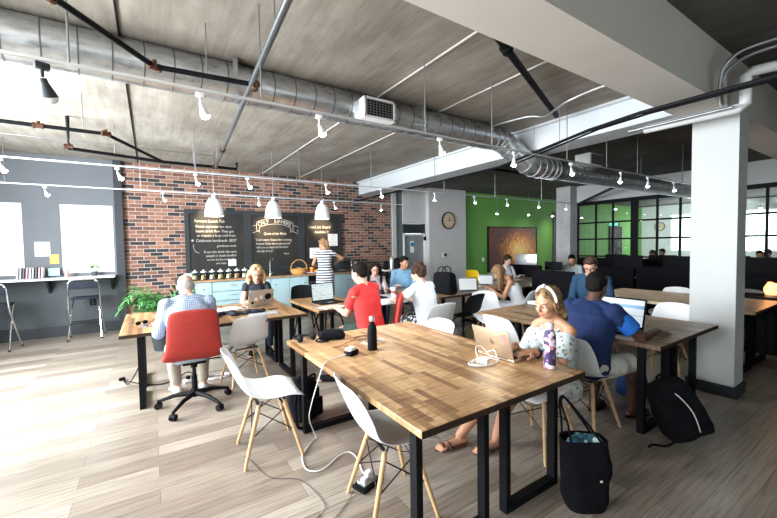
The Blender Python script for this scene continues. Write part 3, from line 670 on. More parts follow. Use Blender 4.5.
x = note('door_sign', (6.47, WY + .024, 1.53), .12, .12, mat('sign blue', (.03, .2, .38), .5), 'blue picture square on the grey door sign', 'sign')
# cabinets
CY = 7.97; CT = .90
def cabinet(x0, x1, kind, label):
    t = thing('base_cabinet', label, 'kitchen cabinet', ((x0 + x1) / 2, CY, 0)); wd = x1 - x0
    MB().box((0, .33, .47), (wd - .004, .62, .78)).build('body', M['cab'], t, False)
    MB().box((0, .36, .04), (wd - .004, .56, .08)).build('plinth', M['charcoal'], t, False)
    if kind == 'drawers':
        for k in range(4):
            z = .18 + k * .19
            o = MB().box((0, 0, z), (wd - .02, .02, .175), bev=.004).build('drawer', M['cab'], t, False)
            MB().tube([(-.06, -.01, z + .03), (-.05, -.035, z + .03), (.05, -.035, z + .03), (.06, -.01, z + .03)], .005).build('handle', M['chrome'], o)
    else:
        n = kind
        for k in range(n):
            cx_ = -wd / 2 + wd * (k + .5) / n
            o = MB().box((cx_, 0, .47), (wd / n - .012, .02, .76), bev=.004).box((cx_, -.012, .47), (wd / n - .14, .006, .6), bev=.002).build('door', M['cab'], t, False)
            MB().cyl((cx_ + .12 * (1 if k % 2 == 0 else -1), -.01, .72), (cx_ + .12 * (1 if k % 2 == 0 else -1), -.04, .72), .012).build('knob', M['chrome'], o)
    return t
cabinet(.45, 1.0, 1, 'single door pale blue cabinet at the plant end of the kitchen')
cabinet(1.0, 1.75, 'drawers', 'pale blue drawer cabinet behind the woman with the laptop')
cabinet(1.75, 2.55, 2, 'pale blue two-door cabinet under the tap'); cabinet(2.55, 3.0, 1, 'pale blue cabinet beside the dishwasher')
t = thing('dishwasher', 'dark steel dishwasher between the pale blue cabinets and the striped dress', 'dishwasher', (3.32, CY, 0))
MB().box((0, .32, .45), (.62, .60, .84)).build('body', M['darkst'], t, False)
MB().box((0, .0, .40), (.60, .03, .66), bev=.005).build('door', M['darkst'], t, False)
MB().box((0, .0, .80), (.60, .03, .12), bev=.005).build('control_panel', M['black'], t, False)
MB().cyl((-.24, -.05, .70), (.24, -.05, .70), .01).cyl((-.22, -.01, .7), (-.22, -.05, .7), .006).cyl((.22, -.01, .7), (.22, -.05, .7), .006).build('handle', M['chrome'], t)
cabinet(3.64, 4.5, 2, 'pale blue cabinet behind the standing woman')
t = thing('worktop', 'long dark kitchen worktop with a wooden front edge', 'worktop', (2.5, CY, .86))
MB().box((0, .31, .022), (4.2, .68, .04), bev=.004).build('slab', M['stone'], t, False)
MB().box((0, -.036, .022), (4.2, .012, .036)).build('wood_edge', M['wood'], t, False)
# backsplash strip
MB().box((-.12, WY - .02 - CY, .09), (3.55, .03, .10)).build('backsplash', M['charcoal'], t, False)
# sink tap
t = thing('kitchen_tap', 'tall chrome swan-neck tap on the worktop', 'tap', (2.22, 8.25, CT))
MB().cyl((0, 0, 0), (0, 0, .06), .025).tube([(0, 0, .05), (0, 0, .30), (.01, -.03, .37), (.03, -.10, .38), (.03, -.14, .33)], .011, 8).build('spout', M['chrome'], t)
MB().cyl((.02, 0, .04), (.09, 0, .07), .008).build('lever', M['chrome'], t)
# jars
cols = [mat('jar filling %d' % i, c, .8, var=.3, scale=40) for i, c in enumerate([(.72, .58, .40), (.55, .32, .16), (.75, .62, .48), (.60, .40, .22)])]
def jar(x, y, i, label):
    t = thing('storage_jar', label, 'jar', (x, y, CT + .002), 0, 'glass jars on the kitchen worktop')
    MB().lathe([(0, 0), (.062, 0), (.07, .02), (.07, .11), (.05, .135), (.05, .145), (.046, .145), (.046, .13), (.065, .108), (.065, .022), (.0, .006)], 20).build('jar_glass', M['glass'], t)
    MB().lathe([(0, .008), (.063, .008), (.064, .085), (0, .095)], 16).build('jar_contents', cols[i % 4], t)
    MB().lathe([(0, .145), (.054, .145), (.056, .165), (.03, .175), (.012, .18), (.014, .2), (0, .205)], 16).build('lid', M['whitep'], t)
jl = ['first glass jar at the plant end of the worktop row', 'second glass jar from the plant end', 'third glass jar from the plant end, dark filling', 'fourth glass jar from the plant end', 'fifth glass jar, before the middle chalkboard', 'sixth glass jar, under the middle chalkboard', 'seventh glass jar, behind the blonde woman', 'glass jar nearest the tap']
for i in range(8): jar(.72 + i * .155, 8.10, i, jl[i])
t = thing('paper_bag', 'crumpled white paper bag beside the first jar', 'paper bag', (.60, 8.1, CT))
b = MB().box((0, 0, .07), (.16, .12, .14), bev=.03)
for v in b.bm.verts: v.co += V((noise.noise(v.co * 20), noise.noise(v.co * 23 + V((3, 0, 0))), 0)) * .02
b.build('bag_body', M['paper'], t)
# basket with bread/fruit
t = thing('wicker_basket', 'round wicker basket with a tall handle on the worktop', 'basket', (2.83, 8.1, CT))
MB().lathe([(0, 0), (.15, 0), (.19, .06), (.20, .12), (.19, .125), (.18, .07), (.14, .012), (0, .012)], 28).build('basket_bowl', M['wicker'], t)
MB().tube([(-.19, 0, .1), (-.17, 0, .22), (-.08, 0, .31), (.0, 0, .325), (.08, 0, .31), (.17, 0, .22), (.19, 0, .1)], .012, 8).build('basket_handle', M['wicker'], t)
bread = mat('bread crust', (.50, .26, .09), .8, var=.25, scale=20)
for i, (dx, dy, a) in enumerate([(-.07, 0, .3), (.06, .04, 1.2), (.02, -.06, 2.2), (0, .03, .8)]):
    o = MB().ell((0, 0, 0), (.075, .045, .04), Matrix.Rotation(a, 3, 'Z')).build('bread_roll', bread, None); o.location = (2.83 + dx, 8.1 + dy, CT + .10 + .02 * (i == 3))
    tag(o, ['bread roll at the tap side of the wicker basket', 'bread roll at the far side of the wicker basket', 'bread roll at the near side of the wicker basket', 'topmost bread roll in the wicker basket'][i], 'bread roll', 'bread rolls in the wicker basket')
t = thing('fruit_tray', 'shallow tray between the wicker basket and the standing woman', 'tray', (3.14, 8.08, CT))
MB().lathe([(0, 0), (.15, 0), (.22, .04), (.215, .045), (.15, .01), (0, .01)], 28).build('tray_dish', M['whitep'], t)
fcol = [mat('apple red', (.5, .07, .03), .35), mat('peach', (.75, .32, .12), .5), mat('orange fruit', (.8, .33, .04), .5)]
fl = ['red apple', 'peach', 'orange']; n_ = 0
for i in range(9):
    a = i * 2 * PI / 6; r = .1 if i < 6 else .035; z = .055 if i < 6 else .11
    if i >= 6: a = i * 2 * PI / 3
    k = i % 3
    t = thing('fruit', fl[k] + ' ' + ['at the rim of the fruit tray nearest the wall', 'at the basket side of the fruit tray', 'at the front of the fruit tray', 'by the rim facing the dress', 'at the wall side of the fruit tray', 'at the front edge of the fruit tray', 'on top of the fruit pile, basket side', 'on top of the fruit pile, front', 'on top of the fruit pile, dress side'][i], 'fruit', (3.14 + r * math.cos(a), 8.08 + r * math.sin(a), CT + z), 0, 'fruit on the worktop tray')
    MB().lathe([(0, -.038), (.025, -.036), (.042, -.01), (.042, .012), (.026, .034), (.008, .03), (0, .026)], 14).build('flesh', fcol[k], t)
    MB().cyl((0, 0, .026), (.004, 0, .045), .002, seg=5).build('stem', M['wood'], t)
# coffee machine, grinder
t = thing('coffee_machine', 'black and chrome espresso machine behind the standing woman', 'coffee machine', (3.98, 8.22, CT))
MB().box((0, .03, .17), (.34, .26, .34), bev=.02).build('body', M['darkst'], t)
MB().box((0, -.13, .03), (.34, .14, .05), bev=.008).build('drip_tray', M['chrome'], t)
MB().box((0, -.1, .29), (.34, .12, .1), bev=.015).build('group_head', M['chrome'], t)
MB().cyl((0, -.13, .24), (0, -.13, .2), .03).cyl((0, -.15, .22), (0, -.26, .2), .012).build('portafilter', M['black'], t)
MB().tube([(.15, -.12, .28), (.17, -.15, .25), (.16, -.16, .12)], .006).build('steam_wand', M['chrome'], t)
t = thing('kettle', 'steel kettle on the worktop in front of the bricks', 'kettle', (4.33, 8.18, CT))
MB().lathe([(0, 0), (.085, 0), (.09, .02), (.075, .16), (.05, .2), (.02, .21), (.018, .235), (0, .24)], 22).build('body', M['alu'], t)
MB().tube([(-.07, 0, .17), (-.13, 0, .17), (-.14, 0, .08), (-.09, 0, .04)], .01).build('handle', M['black'], t)
MB().cyl((.07, 0, .12), (.13, 0, .19), .022, .012).build('spout', M['alu'], t)
for i, (x, h, m) in enumerate([(3.50, .26, 'black'), (3.60, .3, 'darkst')]):
    t = thing('syrup_bottle', ['dark pump bottle nearest the fruit tray', 'taller dark pump bottle behind the fruit tray'][i], 'bottle', (x, 8.3, CT), 0, 'dark bottles below the third chalkboard')
    MB().lathe([(0, 0), (.035, 0), (.036, h * .65), (.014, h * .8), (.014, h), (0, h)], 16).build('body', M[m], t)
    MB().tube([(0, 0, h), (0, 0, h + .03), (.04, 0, h + .035)], .005).build('pump', M['black'], t)
# coffee shelf in front of the door
t = thing('side_table', 'narrow pale topped side table by the grey door', 'side table', (5.35, 7.95, 0))
MB().box((0, 0, .88), (.8, .45, .03), bev=.004).build('table_top', M['whitep'], t, False)
for sx in (-1, 1):
    for sy in (-1, 1): MB().box((sx * .36, sy * .19, .4325), (.04, .04, .865)).build('leg', M['black'], t, False)
MB().box((0, 0, .35), (.68, .34, .02)).build('lower_shelf', M['blackm'], t, False)
for i, (x, h, r, m) in enumerate([(5.08, .24, .06, 'black'), (5.26, .34, .065, 'alu'), (5.43, .30, .09, 'black'), (5.62, .22, .06, 'whitep')]):
    t = thing('coffee_flask', ['small black flask on the side table', 'tall silver flask on the side table', 'wide black flask on the side table', 'short white flask on the side table'][i], 'flask', (x, 7.95, .895), 0, 'flasks on the side table')
    MB().lathe([(0, 0), (r, 0), (r * 1.03, .02), (r, h * .8), (r * .6, h * .95), (0, h)], 18).build('body', M[m], t)
    MB().tube([(r * .9, 0, h * .75), (r * 1.6, 0, h * .7), (r * 1.6, 0, h * .3), (r * .95, 0, h * .25)], .009).build('handle', M['black'], t)
# ================================================================= WINDOW COUNTER
t = thing('bar_counter', 'white topped bar counter under the windows', 'counter', (0, 0, 0))
MB().box((-1.72, 8.47, 1.045), (2.33, .34, .035), bev=.004).build('counter_top', M['whitep'], t, False)
for x in (-2.5, -1.5, -.62): MB().prism([(8.63, 1.025), (8.36, 1.025), (8.63, .78)], 'x', x - .015, x + .015).build('bracket', M['charcoal'], t, False)
t = thing('wall_outlet', 'black double outlet on the slate wall under the counter', 'outlet', (-.92, WY - .008, .57)); MB().box((0, 0, 0), (.09, .016, .12), bev=.003).build('plate', M['black'], t, False)
MB().cyl((0, -.012, .025), (0, 0, .025), .02).cyl((0, -.012, -.025), (0, 0, -.025), .02).build('socket', M['charcoal'], t)
def stool(loc, rz, label):
    t = thing('bar_stool', label, 'bar stool', loc, rz, 'chrome bar stools under the counter')
    # local: sitter faces +X, backrest at -X
    MB().box((0.03, 0, .70), (.30, .36, .035), bev=.012).build('seat', M['navy'], t)
    MB().box((-.17, 0, .93), (.025, .38, .12), bev=.01).build('backrest', M['navy'], t)
    for s in (-1, 1):
        MB().tube([(-.17, s * .17, 1.0), (-.17, s * .20, .95), (-.12, s * .215, .6), (.16, s * .24, .012)], .0125, 8, 5).build('leg', M['chrome'], t)
        MB().tube([(.15, s * .17, .70), (.0, s * .19, .5), (-.24, s * .225, .012)], .0125, 8, 4).build('leg', M['chrome'], t)
        MB().cyl((.16, s * .24, 0), (.16, s * .24, .03), .018).cyl((-.24, s * .225, 0), (-.24, s * .225, .03), .018).build('foot', M['rubber'], t)
    MB().tube([(-.17, -.17, 1.0), (-.17, -.14, 1.03), (-.17, .14, 1.03), (-.17, .17, 1.0)], .0125, 8, 4).build('back_rail', M['chrome'], t)
    MB().cyl((-.145, -.20, .28), (-.145, .20, .28), .01).cyl((.07, -.225, .28), (.07, .225, .28), .01).build('footrest', M['black'], t)
    return t
stool((-.98, 8.26, 0), R(90), 'chrome bar stool standing alone beneath the window beside the pilaster')
stool((-2.05, 8.05, 0), R(84), 'chrome bar stool under the magazines end of the counter')
# things on the counter
for i in range(9):
    x = -1.86 + i * .038
    o = MB().box((0, 0, .095), (.018, .14, .19 - .01 * (i % 3))).build('magazine', [M['paper'], mat('magazine pink', (.6, .3, .32), .5), mat('magazine dark', (.08, .07, .09), .5), mat('magazine grey', (.4, .4, .42), .5)][i * 7 % 4], None, False)
    o.location = (x, 8.47, 1.065); o.rotation_euler = (0, R(4), 0)
    tag(o, ['end magazine beside the window frame', 'second magazine from the window frame end', 'third magazine from the window frame end', 'fourth magazine from the window frame end', 'magazine in the middle of the row', 'fourth magazine from the stool end of the row', 'third magazine from the stool end of the row', 'second magazine from the stool end of the row', 'end magazine of the row below the yellow paper'][i], 'magazine', 'magazines standing on the counter')
t = thing('potted_plant', 'small light green plant on the window counter', 'plant', (-.86, 8.5, 1.0635))
MB().lathe([(0, 0), (.035, 0), (.048, .08), (.042, .08), (.0, .07)], 16).build('pot', M['wallslate'], t)
b = MB()
for i in range(26):
    a = random.uniform(0, 2 * PI); e = random.uniform(.3, 1.3); r = .075
    b.ell((r * math.cos(a) * math.cos(e), r * math.sin(a) * math.cos(e), .11 + r * math.sin(e)), (.024, .018, .008), Euler((e, 0, a)).to_matrix(), 8, 5)
b.build('foliage', M['leafy'], t)
t = thing('pink_bottle', 'slim pink bottle on the counter by the window corner', 'bottle', (-1.24, 8.45, 1.0635)); MB().lathe([(0, 0), (.03, 0), (.03, .12), (.012, .15), (.012, .17), (0, .17)], 16).build('body', mat('pink plastic', (.8, .3, .3), .4), t)
MB().cyl((0, 0, .165), (0, 0, .19), .015).build('cap', M['whitep'], t)
# palm by the bricks
t = thing('potted_palm', 'bushy green palm in a pot in front of the brick wall', 'plant', (.14, 6.55, 0))
MB().lathe([(0, 0), (.14, 0), (.2, .38), (.19, .38), (.17, .34), (0, .34)], 24).build('pot', M['charcoal'], t)
MB().lathe([(0, .33), (.165, .33)], 20).lathe([(0, .34), (.1, .345), (.165, .33)], 20).build('soil', M['soil'], t)
random.seed(11)
for i in range(34):
    a = i * 2.4 + random.uniform(-.2, .2); ln = random.uniform(.42, .72); up = random.uniform(.25, .85); b = MB()
    pts = [V((0, 0, .34))]
    for k in range(1, 8):
        u = k / 7; r = ln * u * (1 - .25 * up); z = .34 + ln * up * 1.3 * math.sin(u * 2.2) * .95 - .25 * u * u * (1 - up)
        pts.append(V((r * math.cos(a), r * math.sin(a), z)))
    b.ring_tube(pts, [.006 * (1 - .1 * k) for k in range(8)], 5)
    side = V((-math.sin(a), math.cos(a), 0))
    for k in range(2, 15):
        u = k / 14.5 * 7; j = min(int(u), 6); p = pts[j].lerp(pts[j + 1], u - j); d = (pts[j + 1] - pts[j]).normalized()
        L = .20 * math.sin(PI * min(1, k / 15 + .08)) + .05
        for s in (-1, 1):
            tip = p + (side * s * .75 + d * .65).normalized() * L + V((0, 0, -.04)); mid = p.lerp(tip, .45) + V((0, 0, .012)); wv = d * .024
            q = [b.bm.verts.new(v) for v in (p, mid + wv, tip, mid - wv)]; b.bm.faces.new(q)
    b.build('frond', M['leaf'], t)
# ================================================================= WALL CLOCKS, PAINTING, BOXES
def clock(loc, ry, s, label, face=True):
    t = thing('wall_clock', label, 'clock', loc, ry)
    m = Matrix.Rotation(PI / 2, 3, 'X')
    MB().lathe([(.0, .0), (s, 0), (s, .035), (s * .93, .045), (s * .88, .03), (0, .03)], 36, rot=m).build('clock_case', M['black'], t)
    MB().lathe([(0, .031), (s * .88, .031), (s * .88, .033), (0, .033)], 36, rot=m).build('dial', mat('cream dial', (.62, .48, .33), .6), t)
    h = MB()
    for k in range(12):
        a = k * PI / 6; h.box((s * .74 * math.sin(a), -.036, s * .74 * math.cos(a)), (.015, .004, .05), Matrix.Rotation(a, 3, 'Y'))
    h.build('hour_marks', M['black'], t)
    MB().bar((0, -.04, 0), (s * .5, -.04, .02), .008, .014).bar((0, -.043, 0), (s * .1, -.043, s * .4), .006, .02).build('hands', M['black'], t)
    return t
clock((7.69, WY - .19, 2.24), 0, .265, 'round clock with a dark rim on the warm white pier')
clock((X1, 7.85, 2.2), R(-90), .22, 'clock on the end wall of the glazed room')
t = thing('thermostat', 'small white thermostat with a black knob on the pier', 'thermostat', (7.5, WY - .19, 1.20)); MB().box((0, -.01, 0), (.16, .02, .14), bev=.006).build('cover', M['whitep'], t); MB().cyl((.03, -.02, 0), (.03, -.04, 0), .045).build('knob', M['black'], t)
t = thing('light_switch', 'white switch plate beside the painting', 'switch', (9.42, WY, .98)); MB().box((0, -.008, 0), (.1, .016, .14), bev=.004).build('plate', M['whitep'], t); MB().box((0, -.018, 0), (.03, .012, .05)).build('toggle', M['paper'], t)
t = thing('painting', 'large abstract painting in gold and brown on the green wall', 'painting', (10.95, WY - .03, 1.31)); MB().box((0, 0, 0), (2.6, .05, 1.5)).build('canvas', M['painting'], t, False)
f = MB()
for s in (-1, 1): f.box((s * 1.315, 0, 0), (.03, .07, 1.56)).box((0, 0, s * .765), (2.66, .07, .03))
f.build('picture_frame', M['black'], t, False)
t = thing('exit_sign', 'small lit green sign hanging in the back room', 'sign', (14.0, 6.65, 2.15)); MB().box((0, 0, 0), (.05, .34, .18), bev=.005).build('sign_box', M['black'], t, False)
MB().box((-.028, .0, .0), (.004, .30, .14)).build('sign_face', mat('sign face', (.3, .9, .75), .5, emit=(.25, .9, .75), estr=1.2), t, False); MB().cyl((0, 0, .09), (0, 0, 1.05), .006).build('stem', M['black'], t)
text('sign_letters', 'EXIT', .13, (-.032, .14, -.045), (PI / 2, 0, -PI / 2), M['charcoal'], t, shear=0)
# ================================================================= TABLES
def table(x0, x1, y0, y1, m, label, along='y', th=.034, top=.75, half=2):
    # butcher-block top on black loop frames; frames stand at the two short ends, "half" loops per end
    cx_, cy_ = (x0 + x1) / 2, (y0 + y1) / 2; lx, ly = x1 - x0, y1 - y0
    t = thing('work_table', label, 'table', (cx_, cy_, 0))
    MB().box((0, 0, top - th / 2), (lx, ly, th), bev=.003).build('table_top', m, t, False)
    MB().box((0, -ly / 2 - .0015, top - th / 2), (lx, .003, th - .002)).build('edge_shade', M['edge'], t, False)  # dark strip stands for shade on the near edge of the top
    span = (lx if along == 'y' else ly) / half; fl = span * .72; zt = top - th
    for e in (-1, 1):
        off = e * ((ly if along == 'y' else lx) / 2 - .16)
        for k in range(half):
            c = -(lx if along == 'y' else ly) / 2 + span * (k + .5)
            b = MB()
            def P(u, z): return (c + u, off, z) if along == 'y' else (off, c + u, z)
            sz = lambda a, z: (a, .052, z) if along == 'y' else (.052, a, z)
            b.box(P(-fl / 2, zt / 2), sz(.037, zt)).box(P(fl / 2, zt / 2), sz(.037, zt)).box(P(0, .0225), sz(fl - .037, .045)).box(P(0, zt - .012), sz(fl - .045, .024))
            b.build('leg_frame', M['black'], t, False)
    r = MB()
    for s in (-1, 1):
        if along == 'y': r.box((s * lx * .22, 0, zt - .02), (.04, ly - .42, .035))
        else: r.box((0, s * ly * .22, zt - .02), (lx - .42, .04, .035))
    r.build('under_rail', M['black'], t, False)
    return t
table(.94, 2.21, 1.21, 3.05, M['top'], 'big acacia table with the black bottle and the gold laptop')
table(-.27, 1.53, 4.13, 5.45, M['top'], 'acacia table where the bald man in the checked shirt sits', 'x')
table(1.70, 2.42, 4.20, 5.36, M['top'], 'small acacia table in front of the man in red', 'y', half=1)
table(3.17, 4.40, 1.17, 3.0, M['top_dark'], 'darker walnut table where the man in the blue polo sits')
table(5.45, 6.65, 1.14, 3.0, M['top_pale'], 'pale oak table behind the square column')
table(3.56, 5.38, 4.13, 5.40, M['top_dark'], 'walnut table with the black tote and open laptops', 'x')
table(5.42, 7.2, 4.13, 5.40, M['top_dark'], 'walnut table with papers in front of the painting', 'x')
t = thing('pedestal_table', 'white square pedestal table with the photo laptop', 'table', (2.86, 4.56, 0))
MB().box((0, 0, .735), (.74, .72, .03), bev=.008).build('table_top', M['white'], t)
MB().cyl((0, 0, .02), (0, 0, .72), .04).build('column', M['black'], t)
MB().box((0, 0, .012), (.5, .08, .024)).box((0, 0, .012), (.08, .5, .024)).build('foot_plate', M['black'], t, False)
# ================================================================= CHAIRS
def shell(mat_, solid=.006, w=1.0, back=1.0, arm=0):
    prof = [(-.315, .815 * back, .15), (-.308, .79 * back, .185), (-.272, .70, .205), (-.232, .605, .215), (-.195, .53, .22), (-.145, .47, .222), (-.06, .437, .225), (.04, .432, .232), (.13, .44, .235), (.19, .445, .225), (.225, .43, .20), (.232, .415, .185)]
    n = 10; mb = MB(); rows = []
    for i, (x, z, hw) in enumerate(prof):
        row = []; isback = max(0, min(1, (z - .46) / .12)) if x < 0 else 0
        for k in range(n + 1):
            u = -1 + 2 * k / n; c = abs(u) ** 2.4
            lift = (.045 * (1 - isback) * (1 if x < .15 else .35) + .0) * c; fw = .06 * isback * c * (1 - .5 * max(0, (z - .7) / .13))
            row.append(mb.bm.verts.new((x + fw, u * hw * w, z + lift - (.02 * c if i == 0 else 0))))
        rows.append(row)
    for a, b in zip(rows, rows[1:]):
        for k in range(n): mb.bm.faces.new((a[k], a[k + 1], b[k + 1], b[k]))
    bm = mb.bm; bmesh.ops.recalc_face_normals(bm, faces=bm.faces)
    me = bpy.data.meshes.new('seat_shell'); bm.to_mesh(me); bm.free(); me.shade_smooth(); me.materials.append(mat_)
    o = bpy.data.objects.new('seat_shell', me); C.objects.link(o)
    s = o.modifiers.new('thickness', 'SOLIDIFY'); s.thickness = solid; s.offset = 0
    s = o.modifiers.new('smooth', 'SUBSURF'); s.levels = 1; s.render_levels = 1
    return bake(o)
def shell_chair(shell_mat, label, name='shell_chair', leg_mat=None, grp='white moulded shell chairs with wooden legs'):
    t = thing(name, label, 'chair', (0, 0, 0), 0, grp)
    s = shell(shell_mat); s.parent = t
    F = [(.20, .215), (.20, -.215), (-.20, .205), (-.20, -.205)]
    T_ = [(.10, .13), (.10, -.13), (-.09, .13), (-.09, -.13)]
    for (fx, fy), (tx, ty) in zip(F, T_):
        MB().ring_tube([(fx, fy, 0), (fx * .97, fy * .97, .03), (tx, ty, .385), (tx * .98, ty * .98, .405)], [.010, .012, .016, .012], 12).build('leg', leg_mat or M['beech'], t)
    b = MB(); at = lambda i, u: V((F[i][0], F[i][1], 0)).lerp(V((T_[i][0], T_[i][1], .39)), u)
    for i, j in ((0, 1), (2, 3), (0, 2), (1, 3)):
        b.cyl(at(i, .50), at(j, .93), .004, seg=6).cyl(at(j, .50), at(i, .93), .004, seg=6)
    for i in range(4): b.cyl(at(i, .93), (T_[i][0] * .6, T_[i][1] * .8, .42), .006, seg=6)
    b.box((.1, 0, .415), (.02, .24, .01)).box((-.09, 0, .415), (.02, .24, .01)).build('wire_brace', M['wire'], t)
    return t
ch = shell_chair(M['white'], 'white shell chair tucked under the nearest corner of the big acacia table')
ch.location = (1.15, 1.79, 0); ch.rotation_euler = (0, 0, R(-9))
for lb, x, y, a in (('white shell chair beside the black bag on the floor', .71, 2.81, -4), ('white shell chair pushed in at the bald man\'s table', .86, 4.36, 97),
        ('white shell chair under the woman with the headband', 2.44, 1.70, 178), ('white shell chair under the man in the blue polo', 3.02, 1.68, 2),
        ('white shell chair under the person in the white t-shirt', 3.07, 3.70, 88), ('white shell chair tucked at the far corner of the big acacia table', 2.08, 2.68, 182),
        ('empty white shell chair behind the gold laptop', 3.18, 2.50, -2), ('white shell chair facing away from the walnut tables by the woman in white top', 4.12, 3.66, -120),
        ('white shell chair between the walnut table and the pale oak table', 4.83, 1.74, 180), ('white shell chair on the far side of the pale oak table', 6.56, 2.30, 180),
        ('white shell chair under the woman in the white tank top', 4.98, 3.80, 100), ('white shell chair at the far side of the tote bag table', 4.55, 5.62, -90),
        ('white shell chair under the blonde woman in black', 1.33, 5.80, -95), ('white shell chair under the man in glasses', 5.05, 2.62, 180),
        ('white shell chair under the woman at the painting', 7.0, 5.85, -95)):
    dup(ch, lb, (x, y, 0), R(a))
rc = shell_chair(M['orange'], 'orange shell chair behind the bald man\'s table', leg_mat=M['beech'], grp='coloured shell chairs'); rc.location = (.47, 5.72, 0); rc.rotation_euler = (0, 0, R(-90))
def recolor(src, label, loc, rz, m, grp='coloured shell chairs', legm=None):
    c = dup(src, label, loc, rz, grp)
    for k in kids(c):
        if k.name.startswith('seat_shell'):
            k.data = k.data.copy(); k.data.materials[0] = m
        elif legm and k.name.startswith('leg'): k.data = k.data.copy(); k.data.materials[0] = legm
    return c
recolor(rc, 'yellow shell chair in front of the green wall', (7.25, 6.9, 0), R(-110), M['yellow'])
recolor(rc, 'black shell chair nearest the tap cabinets', (2.30, 6.35, 0), R(-100), M['blackm'], 'black shell chairs', M['black'])
recolor(rc, 'black shell chair in front of the dishwasher', (2.75, 6.30, 0), R(-80), M['blackm'], 'black shell chairs', M['black'])
recolor(rc, 'black shell chair under the table with the black tote', (3.95, 4.02, 0), R(95), M['blackm'], 'black shell chairs', M['black'])
recolor(rc, 'black shell chair under the woman in glasses', (3.33, 5.76, 0), R(-95), M['blackm'], 'black shell chairs', M['black'])
recolor(rc, 'black shell chair under the man in the light blue shirt', (4.12, 5.72, 0), R(-110), M['blackm'], 'black shell chairs', M['black'])
recolor(rc, 'grey shell chair behind the pale oak table end by the salt lamp', (7.0, 1.52, 0), R(200), M['wallgrey'], 'coloured shell chairs', M['black'])
# red office chair
oc = thing('office_chair', 'red upholstered swivel chair on five black casters', 'office chair', (.32, 4.02, 0), R(88))
prof = [(-.27, .985, .17), (-.272, .95, .205), (-.26, .85, .215), (-.235, .72, .222), (-.215, .60, .235), (-.18, .53, .258), (-.10, .492, .268), (.0, .485, .27), (.12, .495, .265), (.20, .485, .25), (.225, .465, .23)]
def cushion(prof, th, name, m, par, n=8):
    mb = MB(); rows = []
    for i, (x, z, hw) in enumerate(prof):
        isb = max(0, min(1, (z - .52) / .12)) if x < 0 else 0; row = []
        for k in range(n + 1):
            u = -1 + 2 * k / n; c = abs(u) ** 3
            row.append(mb.bm.verts.new((x + .035 * isb * c, u * hw, z + .02 * (1 - isb) * c - (.025 * c if i == 0 else 0))))
        rows.append(row)
    for a, b in zip(rows, rows[1:]):
        for k in range(n): mb.bm.faces.new((a[k], a[k + 1], b[k + 1], b[k]))
    bmesh.ops.recalc_face_normals(mb.bm, faces=mb.bm.faces)
    me = bpy.data.meshes.new(name); mb.bm.to_mesh(me); mb.bm.free(); me.shade_smooth(); me.materials.append(m)
    o = bpy.data.objects.new(name, me); C.objects.link(o); o.parent = par
    s = o.modifiers.new('t', 'SOLIDIFY'); s.thickness = th; s.offset = 0
    s = o.modifiers.new('s', 'SUBSURF'); s.levels = 2; s.render_levels = 2
    return bake(o)
cushion(prof, .05, 'seat_shell', M['redf'], oc)
MB().box((0, 0, .445), (.22, .2, .03), bev=.008).cyl((0, 0, .38), (0, 0, .45), .03).build('seat_plate', M['black'], oc)
MB().cyl((0, 0, .09), (0, 0, .30), .026).cyl((0, 0, .28), (0, 0, .42), .017).build('gas_column', M['black'], oc)
for k in range(5):
    a = R(72 * k + 216); d = V((math.cos(a), math.sin(a), 0))
    s = MB().ring_tube([d * .02 + V((0, 0, .125)), d * .18 + V((0, 0, .115)), d * .315 + V((0, 0, .075))], [.026, .02, .014], 10).build('base_arm', M['black'], oc)
    n = V((-d.y, d.x, 0)); c = d * .325 + V((0, 0, .03))
    MB().cyl(c - n * .026, c - n * .008, .03, seg=16).cyl(c + n * .008, c + n * .026, .03, seg=16).cyl(c + V((0, 0, .02)), c + V((0, 0, .055)), .012).ell(c + V((0, 0, .012)), (.026, .026, .022)).build('caster', M['black'], s)
MB().tube([(.02, -.08, .43), (.02, -.2, .43), (.02, -.24, .425)], .007).build('height_lever', M['black'], oc)
dup(oc, 'red swivel chair turned sideways under the man in the red t-shirt', (2.17, 3.58, 0), R(148))
# ================================================================= PEOPLE
def remesh(mb, name, m, parent, voxel, smooth=4, wob=0, wscale=9, offs=0):
    me = mb.mesh(name + '_raw', False)
    o = bpy.data.objects.new(name + '_raw', me)
    r = o.modifiers.new('r', 'REMESH'); r.mode = 'VOXEL'; r.voxel_size = voxel; r.adaptivity = 0
    s = o.modifiers.new('s', 'SMOOTH'); s.factor = .5; s.iterations = smooth
    out = evaluated(o)
    bpy.data.objects.remove(o); bpy.data.meshes.remove(me)
    if wob:
        cs = [v.co.copy() for v in out.vertices]; ns = [v.vector.copy() for v in out.vertex_normals]; fl = []
        for c, nn in zip(cs, ns):
            p = c * wscale + V((offs, offs, 0)); n = noise.noise(p) + .5 * noise.noise(p * 2.3); fl.extend(c + nn * n * wob)
        out.vertices.foreach_set('co', fl); out.update()
    out.name = name; out.materials.clear(); out.materials.append(m); out.shade_smooth()
    o = bpy.data.objects.new(name, out); C.objects.link(o); o.parent = parent
    return o
def ik(a, c, l1, l2, pole):
    a, c = V(a), V(c); d = c - a; L = min(d.length, (l1 + l2) * .998); dh = d.normalized(); c = a + dh * L
    x = (l1 * l1 - l2 * l2 + L * L) / (2 * L); h = math.sqrt(max(0, l1 * l1 - x * x))
    p = V(pole) - dh * V(pole).dot(dh); p.normalize()
    return a + dh * x + p * h, c
SK = dict(light=mat('light skin', (.62, .34, .235), .5, sub=.08), tan=mat('tanned skin', (.54, .27, .16), .5, sub=.08), dark=mat('dark skin', (.095, .042, .026), .45, sub=.04), pale=mat('pale skin', (.66, .42, .33), .5, sub=.08))
